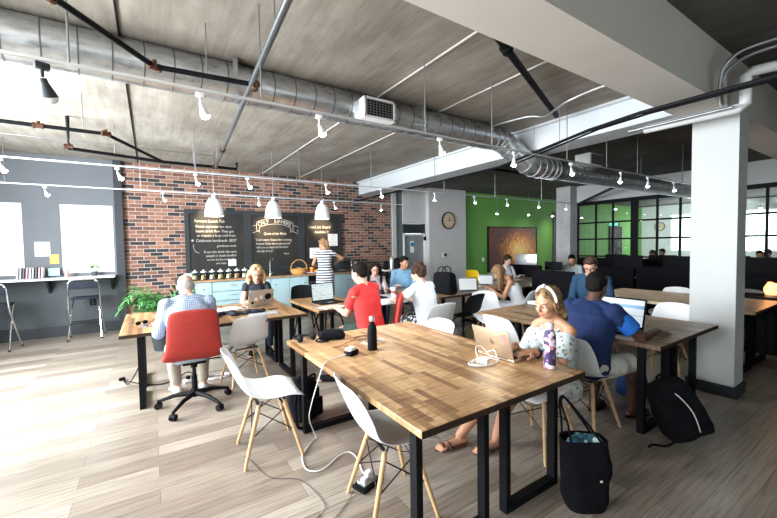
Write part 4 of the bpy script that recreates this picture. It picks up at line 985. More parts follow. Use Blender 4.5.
HR = dict(blonde=mat('blonde hair', (.55, .37, .17), .55, var=.35, scale=60, bump=.6, bscale=90), brown=mat('brown hair', (.045, .022, .013), .65, spec=.25, var=.4, scale=60, bump=.6, bscale=90),
          black=mat('black hair', (.007, .0055, .005), .8, spec=.15, var=.3, scale=60, bump=.5, bscale=90), grey=mat('grey hair', (.42, .39, .36), .6, var=.2, scale=60, bump=.5, bscale=90),
          dkblonde=mat('dark blonde hair', (.24, .145, .068), .65, spec=.25, var=.4, scale=60, bump=.6, bscale=90))
EYE = mat('eye white', (.8, .8, .78), .25); IRIS = mat('dark iris', (.03, .02, .015), .2); LIP = mat('lips', (.42, .13, .10), .45); LIPD = mat('dark lips', (.16, .05, .04), .45)
def hand(mb, w, d, nrm, s, curl=.5, side=1):
    # w wrist, d pointing direction, nrm back-of-hand normal, s = +1 left hand / -1 right hand
    d = V(d).normalized(); nrm = (V(nrm) - d * V(nrm).dot(d)).normalized(); lat = nrm.cross(d) * s   # lat points to the thumb... of each hand
    m = Matrix((d, lat, nrm)).transposed()
    mb.ell(w + d * .045, (.052, .040, .016), m, 12, 8); mb.capsule(w - d * .02, w + d * .02, .026, .026, 10)
    for k, (off, L) in enumerate(((.030, .068), (.010, .077), (-.011, .071), (-.030, .056))):
        p = w + d * .082 + lat * off; dd = (d + lat * off * 3).normalized(); r = .0088 - .0006 * k
        for j, (fr, bend) in enumerate(((.45, .25), (.32, .7), (.23, .9))):
            q = p + (dd * math.cos(curl * bend * 1.6) - nrm * math.sin(curl * bend * 1.6)) * L * fr
            mb.capsule(p, q, r, r * .93, 8); p = q; r *= .93
    p = w + d * .02 + lat * .032; q = p + (d * .6 + lat * .75 - nrm * .25).normalized() * .042; r_ = q + (d * .9 + lat * .25 - nrm * .25).normalized() * .034
    mb.capsule(p, q, .013, .011, 8); mb.capsule(q, r_, .0105, .009, 8)
def person(label, loc, rz, **k):
    g = lambda a, d=None: k.get(a, d)
    root = thing('person', label, 'person', loc, rz, None)
    vox = g('vox', .0085); sex = g('sex', 'm'); fat = g('fat', 1.0); skin = SK[g('skin', 'light')]; hm = HR[g('hair', 'brown')]
    sw = g('sw', .175 if sex == 'm' else .15); hipz = g('hip', .53); lean = g('lean', .1); side = g('side', 0.0); yawt = g('twist', 0.0); sc_ = g('scale', 1.0)
    d = V((math.sin(lean), math.sin(side), math.cos(lean) * math.cos(side))).normalized()
    pel = V((g('px', 0.0), 0, hipz)); f0 = V((math.cos(lean), 0, -math.sin(lean)))
    lat = Matrix.Rotation(yawt, 3, d) @ V((0, 1, 0)); fwd = lat.cross(d).normalized(); lat = d.cross(fwd).normalized()
    neck = pel + d * .50 * sc_; sh = {1: pel + d * .452 * sc_ + lat * sw, -1: pel + d * .452 * sc_ - lat * sw}
    yaw = g('yaw', 0.0); nod = g('nod', .1)
    Rh = Matrix.Rotation(yaw, 3, 'Z') @ Matrix.Rotation(nod, 3, 'Y') @ Matrix.Rotation(g('tilt', 0.0), 3, 'X')
    hb = neck + (d * .6 + fwd * .25 + V((0, 0, .35))).normalized() * .050 + fwd * g('hfw', .01)
    hc = hb + Rh @ V((.012, 0, .100))
    H_ = lambda x, y, z: hc + Rh @ V((x, y, z))
    body = MB()
    # --- head
    body.ell(H_(-.012, 0, .025), (.093, .073, .093), Rh, 20, 14).ell(H_(.025, 0, -.045), (.062, .056, .065), Rh, 16, 12).ell(H_(.052, 0, -.083), (.028, .027, .022), Rh, 12, 8)
    body.ell(H_(.062, 0, .022), (.026, .052, .012), Rh, 12, 8)
    for s in (-1, 1):
        body.ell(H_(.057, s * .036, -.028), (.026, .022, .026), Rh, 10, 8); body.ell(H_(-.008, s * .074, -.012), (.017, .008, .030), Rh, 10, 8)
    body.capsule(H_(.083, 0, .01), H_(.104, 0, -.028), .007, .011, 8); body.ell(H_(.09, .009, -.034), (.010, .008, .006), Rh, 8, 6).ell(H_(.09, -.009, -.034), (.010, .008, .006), Rh, 8, 6)
    body.ell(H_(.079, 0, -.060), (.012, .022, .010), Rh, 10, 8)
    body.capsule(neck - d * .05, hb + Rh @ V((0, 0, .04)), .062 if sex == 'm' else .052, .055 if sex == 'm' else .047, 14)
    for s in (-1, 1): body.capsule(neck + d * .015 + lat * s * .02, sh[s] + d * .008, .045, .035, 10)
    # --- torso rings
    if sex == 'm': rg = [(-.12, .07, .11), (-.07, .11, .165), (0, .118, .175), (.10, .112, .160), (.20, .112, .163), (.32, .118, .178), (.40, .105, .172), (.455, .075, .14), (.50, .055, .075)]
    else: rg = [(-.12, .07, .12), (-.07, .11, .172), (0, .115, .178), (.10, .098, .140), (.19, .092, .130), (.30, .112, .148), (.38, .098, .150), (.445, .068, .118), (.49, .048, .062)]
    def torso(mb, grow, lo=-.13, hi=.52, f_=1.0):
        rr = [(pel + d * t * sc_, (a * fat + grow) * f_, (b * (1 + (fat - 1) * .7) + grow) * f_) for t, a, b in rg if lo <= t <= hi]
        # seated belly follows the lean
        mb.loft(rr, fwd, lat, 24, 2.3)
    torso(body, -.012)
    if sex == 'f':
        for s in (-1, 1): body.ell(pel + d * .31 + fwd * .075 + lat * s * .07, (.055, .06, .06))
    # --- arms
    A = {}; UA, FA = .285 * sc_, .25 * sc_
    for s, key in ((1, 'lh'), (-1, 'rh')):
        tgt = V(g(key, (.42, s * .2, .78))); pole = V(g(key + 'p', (-.3, s * .35, -1)))
        el, wr = ik(sh[s], tgt, UA, FA, pole); A[s] = (sh[s], el, wr)
        r1, r2, r3 = (.050, .039, .027) if sex == 'm' else (.041, .033, .023)
        body.capsule(sh[s], el, r1 * fat, r2, 12).capsule(el, wr, r2 * 1.0, r3, 12).ell(el.lerp(wr, .25), (r2 * 1.12,) * 3)
        body.ell(sh[s] - V((0, 0, .01)), (r1 * 1.15,) * 3)
        hd = V(g(key + 'd', tuple((wr - el).normalized() * .8 + V((.2, 0, -.05))))); hd.normalize()
        hand(body, wr + hd * .012, hd, V(g(key + 'n', (0, 0, 1))), s, g('curl', .5))
    # --- legs
    LG = {}
    for s, key in ((1, 'lf'), (-1, 'rf')):
        hp = pel + lat * s * .09 - V((0, 0, .03)); ft = V(g(key, (.40, s * .12, .085))); kn, an = ik(hp, ft, .44 * sc_, .42 * sc_, V(g(key + 'p', (.6, s * .12, .8))))
        LG[s] = (hp, kn, an); fd = V(g(key + 'd', (1, s * .15, 0))).normalized()
        if g('legs', True):
            body.capsule(hp, kn, .080, .056, 14).capsule(kn, an, .055, .036, 14).ell(kn.lerp(an, .3) - V((.012, 0, 0)), (.055, .052, .085))
            body.capsule(an + V((0, 0, -.04)) - fd * .035, an + fd * .13 - V((0, 0, .058)), .032, .026, 12).ell(an + fd * .15 - V((0, 0, .062)), (.05, .04, .022), frame(V((0, 0, 1))))
            if g('barefoot', False):
                nl = V((-fd.y, fd.x, 0))
                for q in range(5): body.capsule(an + fd * .17 + nl * (q - 2) * .016 - V((0, 0, .068)), an + fd * (.205 - abs(q - 1.5) * .008) + nl * (q - 2) * .018 - V((0, 0, .072)), .009, .008, 8)
    remesh(body, 'body', skin, root, vox, 4)
    # --- face
    if g('face', True):
        for s in (-1, 1):
            e = MB().ell(H_(.0735, s * .031, .0), (.0105, .013, .0065), Rh, 12, 8).build('eye', EYE, root)
            MB().ell(H_(.0825, s * .031, -.0005), (.003, .006, .0062), Rh, 10, 8).build('iris', IRIS, e)
            MB().ring_tube([H_(.083, s * .016, .017), H_(.086, s * .031, .021), H_(.074, s * .050, .016)], [.003, .0035, .002], 6).build('eyebrow', hm, root)
        MB().ell(H_(.089, 0, -.056), (.006, .021, .0045), Rh, 12, 6).ell(H_(.0885, 0, -.0635), (.007, .018, .005), Rh, 12, 6).build('lips', LIPD if g('skin', '') == 'dark' else LIP, root)
    if g('glasses', False):
        b = MB()
        for s in (-1, 1):
            pts = [H_(.098 - abs(math.cos(a)) * .006 * 0, s * .032 + math.cos(a) * .024, .001 + math.sin(a) * .018) for a in [2 * PI * i / 16 for i in range(17)]]
            b.ring_tube(pts, .0022, 6); b.ring_tube([H_(.096, s * .056, .006), H_(.05, s * .078, .006), H_(-.012, s * .082, .0)], .002, 6)
        b.ring_tube([H_(.098, -.009, .005), H_(.101, 0, .008), H_(.098, .009, .005)], .002, 6); b.build('glasses', M['black'], root)
    # --- hair
    hs = g('hstyle', 'short'); hr = MB(); wob = .004
    if hs == 'short':
        hr.ell(H_(-.026, 0, .040), (.094, .082, .088), Rh, 18, 12).ell(H_(-.055, 0, -.005), (.058, .070, .060), Rh, 14, 10).ell(H_(.035, 0, .085), (.05, .06, .032), Rh, 12, 8)
    elif hs == 'curly':
        hr.ell(H_(-.026, 0, .045), (.105, .094, .095), Rh, 18, 12).ell(H_(-.055, 0, -.005), (.068, .080, .07), Rh, 14, 10); wob = .014
        for i in range(40):
            a = random.uniform(0, 2 * PI); e = random.uniform(-.3, 1.4)
            hr.ell(H_(-.03 + .10 * math.cos(a) * math.cos(e), .09 * math.sin(a) * math.cos(e), .045 + .095 * math.sin(e)), (.02,) * 3, None, 8, 6)
    elif hs == 'bald':
        hr.ell(H_(-.044, 0, -.012), (.066, .077, .060), Rh, 16, 12)
        for s in (-1, 1): hr.ell(H_(-.01, s * .066, .004), (.045, .013, .032), Rh, 10, 8)
        wob = .002
    elif hs == 'curls':
        hr.ell(H_(-.026, 0, .040), (.097, .084, .088), Rh, 18, 12).ell(H_(-.056, 0, -.005), (.060, .072, .065), Rh, 14, 10); wob = .008
        for s in (-1, 1): hr.capsule(H_(.056, s * .030, .088), H_(.012, s * .074, .02), .018, .014).capsule(H_(.02, s * .076, .01), H_(.0, s * .074, -.06), .013, .009)
        for i in range(34):
            u = i / 33; a = i * 2.4; r_ = .022 + .022 * math.sin(u * 3)
            hr.ell(H_(-.085 - .02 * u + r_ * math.cos(a) * .7, r_ * 1.5 * math.sin(a) - .01, -.01 - .17 * u), (.022, .022, .024), None, 8, 6)
    elif hs in ('bob', 'long', 'wavy', 'tied'):
        hr.ell(H_(-.028, 0, .042), (.10, .090, .092), Rh, 18, 12).ell(H_(-.058, 0, -.01), (.062, .078, .07), Rh, 14, 10)
        for s in (-1, 1): hr.capsule(H_(.058, s * .035, .092), H_(.015, s * .078, .01), .022, .018)
        L = dict(bob=.17, wavy=.22, long=.34, tied=.10)[hs]; wob = .006
        if hs != 'tied':
            hd_ = g('hairdir', None)
            for i in range(13):
                a = -1.75 + 3.5 * i / 12; x, y = -.035 - .070 * math.cos(a), .088 * math.sin(a)
                p0 = H_(x, y, .03); dn = V((0, 0, -1)) * L if hd_ is None else V(hd_) * L
                p1 = p0 + dn * .5 + (Rh @ V((-.012, .03 * math.sin(a), 0))); p2 = p0 + dn + (Rh @ V((-.01 + .012 * math.sin(i * 2), .022 * math.sin(a) + .010 * math.cos(i * 3), 0)))
                hr.ring_tube([p0, p0.lerp(p1, .5), p1, p1.lerp(p2, .6), p2], [.026, .028, .027, .022, .010], 8)
                if hs in ('wavy', 'bob'):
                    for q in range(3): hr.ell(p1.lerp(p2, q / 2) + V((random.uniform(-.012, .012), random.uniform(-.012, .012), 0)), (.024, .024, .028), None, 8, 6)
        if hs == 'wavy': wob = .010
        if hs == 'tied':
            hr.ell(H_(-.12, 0, .02), (.04, .04, .045), Rh, 12, 8)
            for i in range(10): hr.capsule(H_(-.12, random.uniform(-.02, .02), .0), H_(-.13 + random.uniform(-.02, .02), random.uniform(-.05, .05), -.14 + random.uniform(-.02, .02)), .02, .012)
            wob = .01
    if hs: remesh(hr, 'hair', hm, root, max(.006, vox), 2, wob, 40)
    if g('headband'):
        pts = [H_(.012, -.088 * math.cos(a) * 1.0, .035 + .100 * math.sin(a)) for a in [R(-15 + 210 * i / 16) for i in range(17)]]
        MB().ring_tube(pts, [.003] + [.010] * 15 + [.003], 8, flat=.35).ell(H_(.022, .01, .142), (.02, .012, .014), Rh).build('headband', M['paper'], root)
    # --- clothes
    top = g('top', None)
    if top:
        tm = top; sl = g('sleeve', 'short'); sm = MB(); gr = g('loose', .012)
        lo = -.13 if g('untuck', True) else -.02
        torso(sm, gr, lo, .505 if g('neckline', 'crew') == 'crew' else .445 if g('neckline') == 'vee' else .40)
        if sex == 'f' and sl != 'x':
            for s in (-1, 1): sm.ell(pel + d * .31 + fwd * .078 + lat * s * .07, (.062, .066, .066))
        if g('neckline', 'crew') == 'crew':
            for s in (-1, 1): sm.capsule(neck + d * .0 + lat * s * .03, sh[s] + d * .006, .052, .048 if sex == 'm' else .042)
            if g('collar', False): sm.cyl(neck - d * .07 + fwd * .004, neck + d * .012 + fwd * .01, .082, .066, 18)
        if sl in ('short', 'long', 'cap'):
            for s in (-1, 1):
                a, e, w_ = A[s]; r1 = (.060 if sex == 'm' else .052) * fat
                sm.ell(a, (r1 * 1.04,) * 3)
                if sl == 'short': sm.ring_tube([a, a.lerp(e, .62), a.lerp(e, .66)], [r1, r1 * 1.04, r1 * 1.0], 14)
                elif sl == 'cap': sm.ring_tube([a, a.lerp(e, .30)], [r1, r1 * .98], 14)
                else:
                    sm.capsule(a, e, r1, r1 * .84, 14); sm.ring_tube([e, e.lerp(w_, .5), e.lerp(w_, .92)], [r1 * .84, r1 * .74, r1 * .62], 14)
        if g('sleevemat') and sl == 'short':
            for s in (-1, 1):
                a, e, w_ = A[s]; q = MB(); q.ring_tube([a.lerp(e, .12), a.lerp(e, .4), a.lerp(e, .64), a.lerp(e, .68)], [r1 * .9, r1 * 1.10, r1 * 1.10, r1 * 1.04], 16)
                remesh(q, 'sleeve', g('sleevemat'), root, max(vox, .007), 2, .003, 11)
        if sl == 'tank':
            for s in (-1, 1): sm.capsule(pel + d * .36 + lat * s * .07 + fwd * .07, pel + d * .47 + lat * s * .085, .018, .016); sm.capsule(pel + d * .47 + lat * s * .085, pel + d * .36 + lat * s * .07 - fwd * .08, .016, .018)
        elif sl == 'offshoulder':
            for s in (-1, 1):
                a, e, w_ = A[s]; q = a.lerp(e, .22)
                sm.capsule(pel + d * .38 + lat * s * .09 + fwd * .05, q, .035, .05); sm.ring_tube([q, a.lerp(e, .55), a.lerp(e, .8)], [.056, .062, .066], 14)
                sm.capsule(pel + d * .36 + lat * s * .06 + fwd * .085, pel + d * .49 + lat * s * .07, .014, .010)
        remesh(sm, g('topname', 'shirt'), tm, root, max(vox, .007), 3, g('fold', .006), 11, len(label) % 17)
    if g('trousers'):
        pm = MB(); rr = [(pel + d * t, a * fat + .006, b * fat + .006) for t, a, b in rg[:3]] + [(pel + d * .06, .115 * fat, .165 * fat)]
        pm.loft(rr, fwd, lat, 20, 2.3)
        for s in (-1, 1):
            hp, kn, an = LG[s]; tl = g('tlen', 'short')
            if tl == 'short': pm.capsule(hp, hp.lerp(kn, .4), .100, .098); pm.ring_tube([hp.lerp(kn, .3), hp.lerp(kn, .8), hp.lerp(kn, .9)], [.098, .090, .086], 16)
            else: pm.capsule(hp, kn, .094, .070); pm.ring_tube([kn, kn.lerp(an, .5), kn.lerp(an, .93)], [.070, .062, .052], 14)
        remesh(pm, 'shorts' if g('tlen', 'short') == 'short' else 'trousers', g('trousers'), root, max(vox, .008), 3, .005, 10, 3)
    if g('skirt'):
        pm = MB(); z0 = g('skirt_z', .5); base = V((pel.x, 0, 0))
        pm.loft([(pel + d * .12, .12, .155), (pel + d * .02, .135, .19), (V((pel.x + .01, 0, (hipz + z0) / 2)), .15, .20), (V((pel.x + .01, 0, z0)), .17, .21)], fwd, lat, 24, 2.2)
        remesh(pm, 'skirt', g('skirt'), root, .009, 3, .008, 12)
    if g('shoes'):
        pm = MB()
        for s in (-1, 1):
            an = LG[s][2]; fd = V(g('lfd' if s == 1 else 'rfd', (1, s * .15, 0))).normalized()
            q = V((an.x, an.y, .085)); o = MB()
            o.capsule(q - fd * .045 - V((0, 0, .035)), q + fd * .14 - V((0, 0, .048)), .044, .036, 12)
            for v in o.bm.verts: v.co.z = max(.002, v.co.z)
            o.build('shoe', g('shoes'), root)
    if g('sandals'):
        for s in (-1, 1):
            an = LG[s][2]; fd = V(g('lfd' if s == 1 else 'rfd', (1, s * .15, 0))).normalized(); nl = V((-fd.y, fd.x, 0)); c = V((an.x, an.y, 0)) + fd * .075
            m3 = Matrix((fd, nl, V((0, 0, 1)))).transposed(); sole = MB().ell(c + V((0, 0, .009)), (.145, .046, .009), m3, 20, 6)
            for u in (.045, .10): sole.ring_tube([c + fd * (u - .02) - nl * .044 + V((0, 0, .012)), c + fd * (u - .01) - nl * .02 + V((0, 0, .05)), c + fd * (u - .01) + nl * .02 + V((0, 0, .05)), c + fd * (u - .02) + nl * .044 + V((0, 0, .012))], .008, 6)
            sole.build('sandal', g('sandals'), root)
    root['_'] = 1; del root['_']
    return root, A, LG, H_, Rh
cream = mat('cream shorts cloth', (.62, .60, .53), .85, var=.15, scale=20); olive = mat('dark green shorts', (.03, .06, .05), .85)
red = mat('red t-shirt', (.60, .03, .03), .85, bump=.2); poloblue = mat('royal blue polo', (.003, .018, .085), .85, bump=.2); ltblue = mat('light blue shirt', (.22, .42, .62), .8)
whitec = mat('white cotton', (.74, .76, .8), .85, bump=.2); blackc = mat('black cloth', (.012, .015, .025), .85); denimshirt = mat('denim blue shirt', (.008, .045, .10), .85)
jeans = mat('dark jeans', (.03, .045, .08), .85); patt = m_floral('black and white print', (.03, .03, .035), [(.7, .7, .7), (.03, .03, .03), (.7, .7, .7)], 30, .45)
beige = mat('beige trousers', (.36, .31, .25), .85)
# 1 bald man in the red office chair
person('bald grey-haired man in a blue checked shirt on the red office chair', (.30, 3.99, 0), R(92), vox=.007, hair='grey', hstyle='bald', skin='pale', fat=1.10, sw=.182, lean=.26, nod=.60, hfw=.045, scale=1.0, hip=.56,
    top=M['check'], sleeve='long', lh=(.36, .12, .80), rh=(.38, -.10, .80), lhp=(-.3, .5, -.9), rhp=(-.3, -.5, -.9), trousers=beige, tlen='long', shoes=mat('white trainers', (.7, .7, .7), .6), lf=(.44, .10, .085), rf=(.38, -.14, .085), collar=True)
# 2 blonde woman with laptop
person('blonde woman in glasses and a black sleeveless top behind the silver laptop', (1.33, 5.79, 0), R(-97), vox=.0075, sex='f', hair='blonde', hstyle='bob', skin='light', lean=.22, nod=.25, glasses=True, hip=.52,
    top=blackc, sleeve='cap', lh=(.44, .16, .79), rh=(.42, -.12, .79), trousers=jeans, tlen='long', shoes=M['blackm'])
# 3 woman at the counter
person('woman with a ponytail in a navy striped dress standing at the worktop', (3.18, 7.44, 0), R(72), vox=.008, sex='f', hair='dkblonde', hstyle='tied', skin='tan', lean=.05, hip=.93, nod=.25, yaw=.75,
    top=M['stripe'], sleeve='cap', skirt=M['stripe'], skirt_z=.50, lf=(.02, .10, .085), rf=(.0, -.10, .085), lfp=(1, 0, 0), rfp=(1, 0, 0), lh=(.36, .16, 1.10), rh=(.30, -.30, 1.16), lhp=(-.3, .6, -.8), rhp=(-.2, -1, -.2), shoes=M['blackm'], topname='dress_top')
# 4 man in red
person('dark-haired man in a red t-shirt with his back to the black bottle', (2.10, 3.61, 0), R(135), vox=.007, hair='black', hstyle='short', skin='light', lean=.17, nod=.25, yaw=-.35, hip=.57, scale=1.03,
    top=red, sleeve='short', lh=(.46, -.10, .80), rh=(.34, -.42, .80), trousers=olive, tlen='short', shoes=M['blackm'], lf=(.42, .16, .085), rf=(.40, -.14, .085), twist=-.45)
# 5 woman in glasses
person('dark-haired woman in glasses half hidden behind the man in red', (3.36, 5.70, 0), R(-110), sex='f', hair='black', hstyle='long', skin='light', lean=.25, nod=.30, glasses=True, hip=.50,
    top=mat('pink grey blouse', (.42, .34, .36), .85), sleeve='long', lh=(.40, .16, .78), rh=(.42, -.14, .78), trousers=jeans, tlen='long', shoes=M['blackm'])
# 6 man in light blue shirt
person('dark-haired man in a light blue shirt beside the grey door', (4.00, 5.66, 0), R(-118), hair='black', hstyle='short', skin='tan', lean=.08, nod=.20, yaw=.5, hip=.54, scale=1.03,
    top=ltblue, sleeve='long', lh=(.36, .14, .78), rh=(.34, -.14, .80), trousers=jeans, tlen='long', shoes=M['blackm'], collar=True)
# 7 person in white t-shirt
person('curly dark-haired person in a white t-shirt facing the photo laptop', (3.09, 3.80, 0), R(100), vox=.007, hair='brown', hstyle='curly', skin='light', lean=.22, nod=.25, yaw=.3, hip=.52, sw=.165,
    top=whitec, sleeve='short', lh=(.36, .26, .79), rh=(.40, -.02, .79), lhp=(-.2, .9, -.4), trousers=patt, tlen='long', shoes=M['blackm'])
# 8 woman at painting
person('dark-haired woman in a pale blouse sitting in front of the painting', (7.0, 5.78, 0), R(-105), sex='f', hair='brown', hstyle='tied', skin='pale', lean=.18, nod=.30, hip=.50,
    top=whitec, sleeve='long', lh=(.38, .16, .78), rh=(.40, -.14, .78), trousers=jeans, tlen='long', shoes=M['blackm'])
# 9 woman in tank top writing
person('blonde woman in a white tank top bent over her papers', (4.99, 3.78, 0), R(128), sex='f', vox=.007, hair='dkblonde', hstyle='long', skin='tan', lean=.36, nod=.75, hip=.50, hfw=.07,
    top=whitec, sleeve='tank', neckline='low', lh=(.46, .14, .80), rh=(.40, -.14, .80), trousers=whitec, tlen='short', sandals=M['blackm'])
# 10 woman with headband
p10, A10, L10, H10, R10 = person('young woman with a white headband and off-shoulder floral blouse typing on the gold laptop', (2.56, 1.62, 0), R(180), sex='f', vox=.0052, hair='dkblonde', hstyle='curls', skin='tan', lean=.10, nod=.22, yaw=-.10, hip=.475, scale=.96, sw=.132, headband=True,
    top=M['blouse'], sleeve='offshoulder', neckline='vee', lh=(.36, .06, .79), rh=(.33, -.12, .79), lhn=(0, 0, 1), rhn=(0, 0, 1), lhd=(.85, -.35, -.05), rhd=(.9, .2, -.1), curl=.55,
    trousers=m_floral('pink floral shorts', (.5, .45, .45), [(.6, .35, .3), (.5, .45, .45), (.3, .35, .3)], 26, .42), tlen='short', barefoot=True, sandals=mat('brown leather sandal', (.10, .05, .03), .6), lf=(.42, -.22, .085), rf=(.62, -.40, .085), lfp=(.6, -.3, .8), rfp=(.6, -.5, .8), lfd=(1, -.1, 0), rfd=(1, -.2, 0))
w1 = A10[1][2]; w0 = A10[1][1]; ax = (w1 - w0).normalized()
b = MB(); c_ = w1 - ax * .035; f3 = frame(ax)
b.ring_tube([c_ + f3 @ V((math.cos(a) * .031, math.sin(a) * .031, 0)) for a in [2 * PI * i / 16 for i in range(17)]], .006, 8)
o = b.build('bracelet', M['black'], p10)
# 11 man in blue polo
person('man in a royal blue polo and cream shorts at the web page laptop', (3.04, 1.67, 0), R(-6), vox=.0062, skin='dark', hair='black', hstyle='short', fat=1.14, sw=.195, lean=.20, nod=.32, yaw=.1, hip=.53, hfw=.01,
    top=poloblue, sleevemat=mat('bright blue sleeve cloth', (.01, .13, .55), .8), sleeve='short', lh=(.40, .14, .79), rh=(.50, -.29, .79), rhp=(-.25, -.55, -1), rhd=(1, .05, -.02), curl=.75, trousers=cream, tlen='short', sandals=M['blackm'], lf=(.30, .12, .085), rf=(.46, -.13, .085), collar=True)
# 12 man in glasses
person('man in glasses and a denim blue shirt facing the room at the walnut table', (4.97, 2.63, 0), R(200), hair='brown', hstyle='short', skin='light', lean=.18, nod=.45, glasses=True, hip=.57, scale=1.05,
    top=denimshirt, sleeve='long', lh=(.38, .16, .79), rh=(.40, -.14, .79), trousers=jeans, tlen='long', shoes=M['blackm'])
# 13 man by the pillar
person('dark-haired man in a white shirt sitting by the block pillar', (8.45, 4.98, 0), R(215), hair='black', hstyle='short', skin='tan', lean=.30, nod=.35, hip=.50,
    top=mat('pale blue grey shirt', (.5, .58, .6), .85), sleeve='long', lh=(.40, .16, .78), rh=(.40, -.14, .78), trousers=jeans, tlen='long', shoes=M['blackm'])
for lb, x, y, a, tc, hc in (('dark-haired person in black behind the glass next to the green wall', 12.3, 4.77, 200, blackc, 'black'), ('dark-haired person in grey behind the glass in front of the bright window', 14.2, 5.15, 160, mat('grey top', (.25, .25, .27), .85), 'black'),
        ('dark-haired person in a white shirt behind the glass beyond the column', 12.5, 2.55, 190, whitec, 'black'), ('person in a red shirt behind the glass beyond the column', 14.0, 2.65, 150, red, 'brown')):
    person(lb, (x, y, 0), R(a), vox=.011, hair=hc, hstyle='short', skin='tan', lean=.15, nod=.2, hip=.50, top=tc, sleeve='long', lh=(.40, .16, .78), rh=(.40, -.14, .78), trousers=jeans, tlen='long', shoes=M['blackm'])
# ================================================================= THINGS ON AND AROUND THE TABLES
TZ = .7515
def laptop(label, loc, rz, scr, body='alu', tilt=20, lidmat=None, w_=.31, d_=.215, logo=None, sticker=False):
    # sitter at -X looking +X
    t = thing('laptop', label, 'laptop', loc, rz)
    hh = .5 * d_; bm_ = M[body]
    MB().box((0, 0, .008), (d_, w_, .014), bev=.003).build('base', bm_, t)
    k = MB()
    for r_ in range(5):
        for c in range(12): k.box((.065 - r_ * .021, -w_ * .41 + c * w_ * .0745, .0163), (.0165, w_ * .062, .002))
    k.build('keyboard', M['black'], t, False)
    MB().box((-hh * .55, 0, .0155), (.06, .10, .0012)).build('trackpad', M['steel'], t, False)
    a = R(tilt); up = V((math.sin(a), 0, math.cos(a))); nf = V((-math.cos(a), 0, math.sin(a)))
    m3 = Matrix((nf, V((0, 1, 0)), up)).transposed(); h0 = V((hh - .004, 0, .014)); L = d_ * .98
    lid = MB().box(h0 + up * L / 2, (.007, w_, L), m3, bev=.003).build('lid', lidmat or bm_, t)
    MB().box(h0 + up * L / 2 + nf * .0038, (.001, w_ - .012, L - .012), m3).build('bezel', M['black'], lid, False)
    s = MB().box((0, 0, 0), (.001, w_ - .028, L - .03)); o = s.build('display', scr, lid, False)
    o.location = h0 + up * (L / 2) + nf * .0046; o.rotation_euler = m3.to_euler()
    MB().cyl(h0 + V((0, -w_ * .35, 0)), h0 + V((0, w_ * .35, 0)), .005).build('hinge', M['black'], t)
    if logo:
        q = h0 + up * L * .52 - nf * .0045
        b = MB().ell(q, (.0012, .016, .019), m3, 18, 10).ell(q + V((0, .007, 0)) - up * .002, (.0012, .013, .017), m3, 14, 8).ell(q + up * .026 + V((0, -.004, 0)), (.0012, .004, .008), m3 @ Matrix.Rotation(.6, 3, 'X'), 10, 6)
        b.build('logo', logo, lid)
    if sticker:
        for (y, z, r_, m) in sticker:
            q = h0 + up * L * z - nf * .0045; MB().cyl(q - nf * .0004 + V((0, y, 0)), q + nf * .0004 + V((0, y, 0)), r_, seg=18).build('sticker', m, lid)
    return t
pink = mat('coral sticker', (.75, .2, .16), .5)
lt = laptop('gold laptop turned away with a coral sticker, in front of the woman with the headband', (2.085, 1.715, TZ), R(180 + 2), M['s_blank'], 'gold', 17, logo=mat('dark gold logo', (.25, .18, .11), .3, .5))
o = MB().box((.128 + .0, -.105, .115), (.002, .045, .075), Matrix.Rotation(R(17), 3, 'Y') @ Matrix.Rotation(.15, 3, 'X'), bev=.0008)
laptop('silver laptop covered in round stickers in front of the blonde woman in black', (1.19, 5.10, TZ), R(-84), M['s_blank'], 'alu', 18, w_=.33, d_=.23, logo=M['paper'], sticker=[(.09, .55, .045, M['black']), (-.07, .42, .022, M['paper']), (.05, .30, .018, mat('blue sticker', (.05, .2, .4), .5)), (-.11, .22, .02, M['black'])])
laptop('black laptop with a document on screen in front of the man in red', (2.05, 4.72, TZ), R(97), M['s_doc'], 'black', 8, w_=.36, d_=.26)
laptop('dark laptop showing blue photos on the white pedestal table', (2.76, 4.66, .7515), R(97), M['s_photo'], 'blackm', 12, w_=.34, d_=.235)
laptop('large black laptop with a blue web page beside the man in the blue polo', (3.47, 1.66, TZ), R(-2), M['s_web'], 'black', 14, w_=.40, d_=.27)
laptop('open laptop with a pale screen on the walnut table beside the black tote', (4.30, 4.22, TZ), R(62), M['s_blank'], 'steel', 12, w_=.32, d_=.22)
laptop('upright white laptop behind the pale screened one', (5.15, 4.66, TZ), R(40), M['s_blank'], 'alu', 5, w_=.26, d_=.19)
# coral sticker as part of the gold laptop
a_ = R(17); up_ = V((math.sin(a_), 0, math.cos(a_))); nf_ = V((-math.cos(a_), 0, math.sin(a_))); q_ = V((.1035, 0, .014)) + up_ * .15 - nf_ * .0045
o.bm.free()
lid_ = [k for k in kids(lt) if k.name.startswith('lid')][0]
MB().box(q_ + V((0, .115, -.0)), (.0012, .045, .07), Matrix((nf_, V((0, 1, 0)), up_)).transposed() @ Matrix.Rotation(.2, 3, 'X')).ell(q_ + V((0, .09, .012)), (.0012, .016, .02), None, 12, 8).build('sticker', pink, lid_, False)
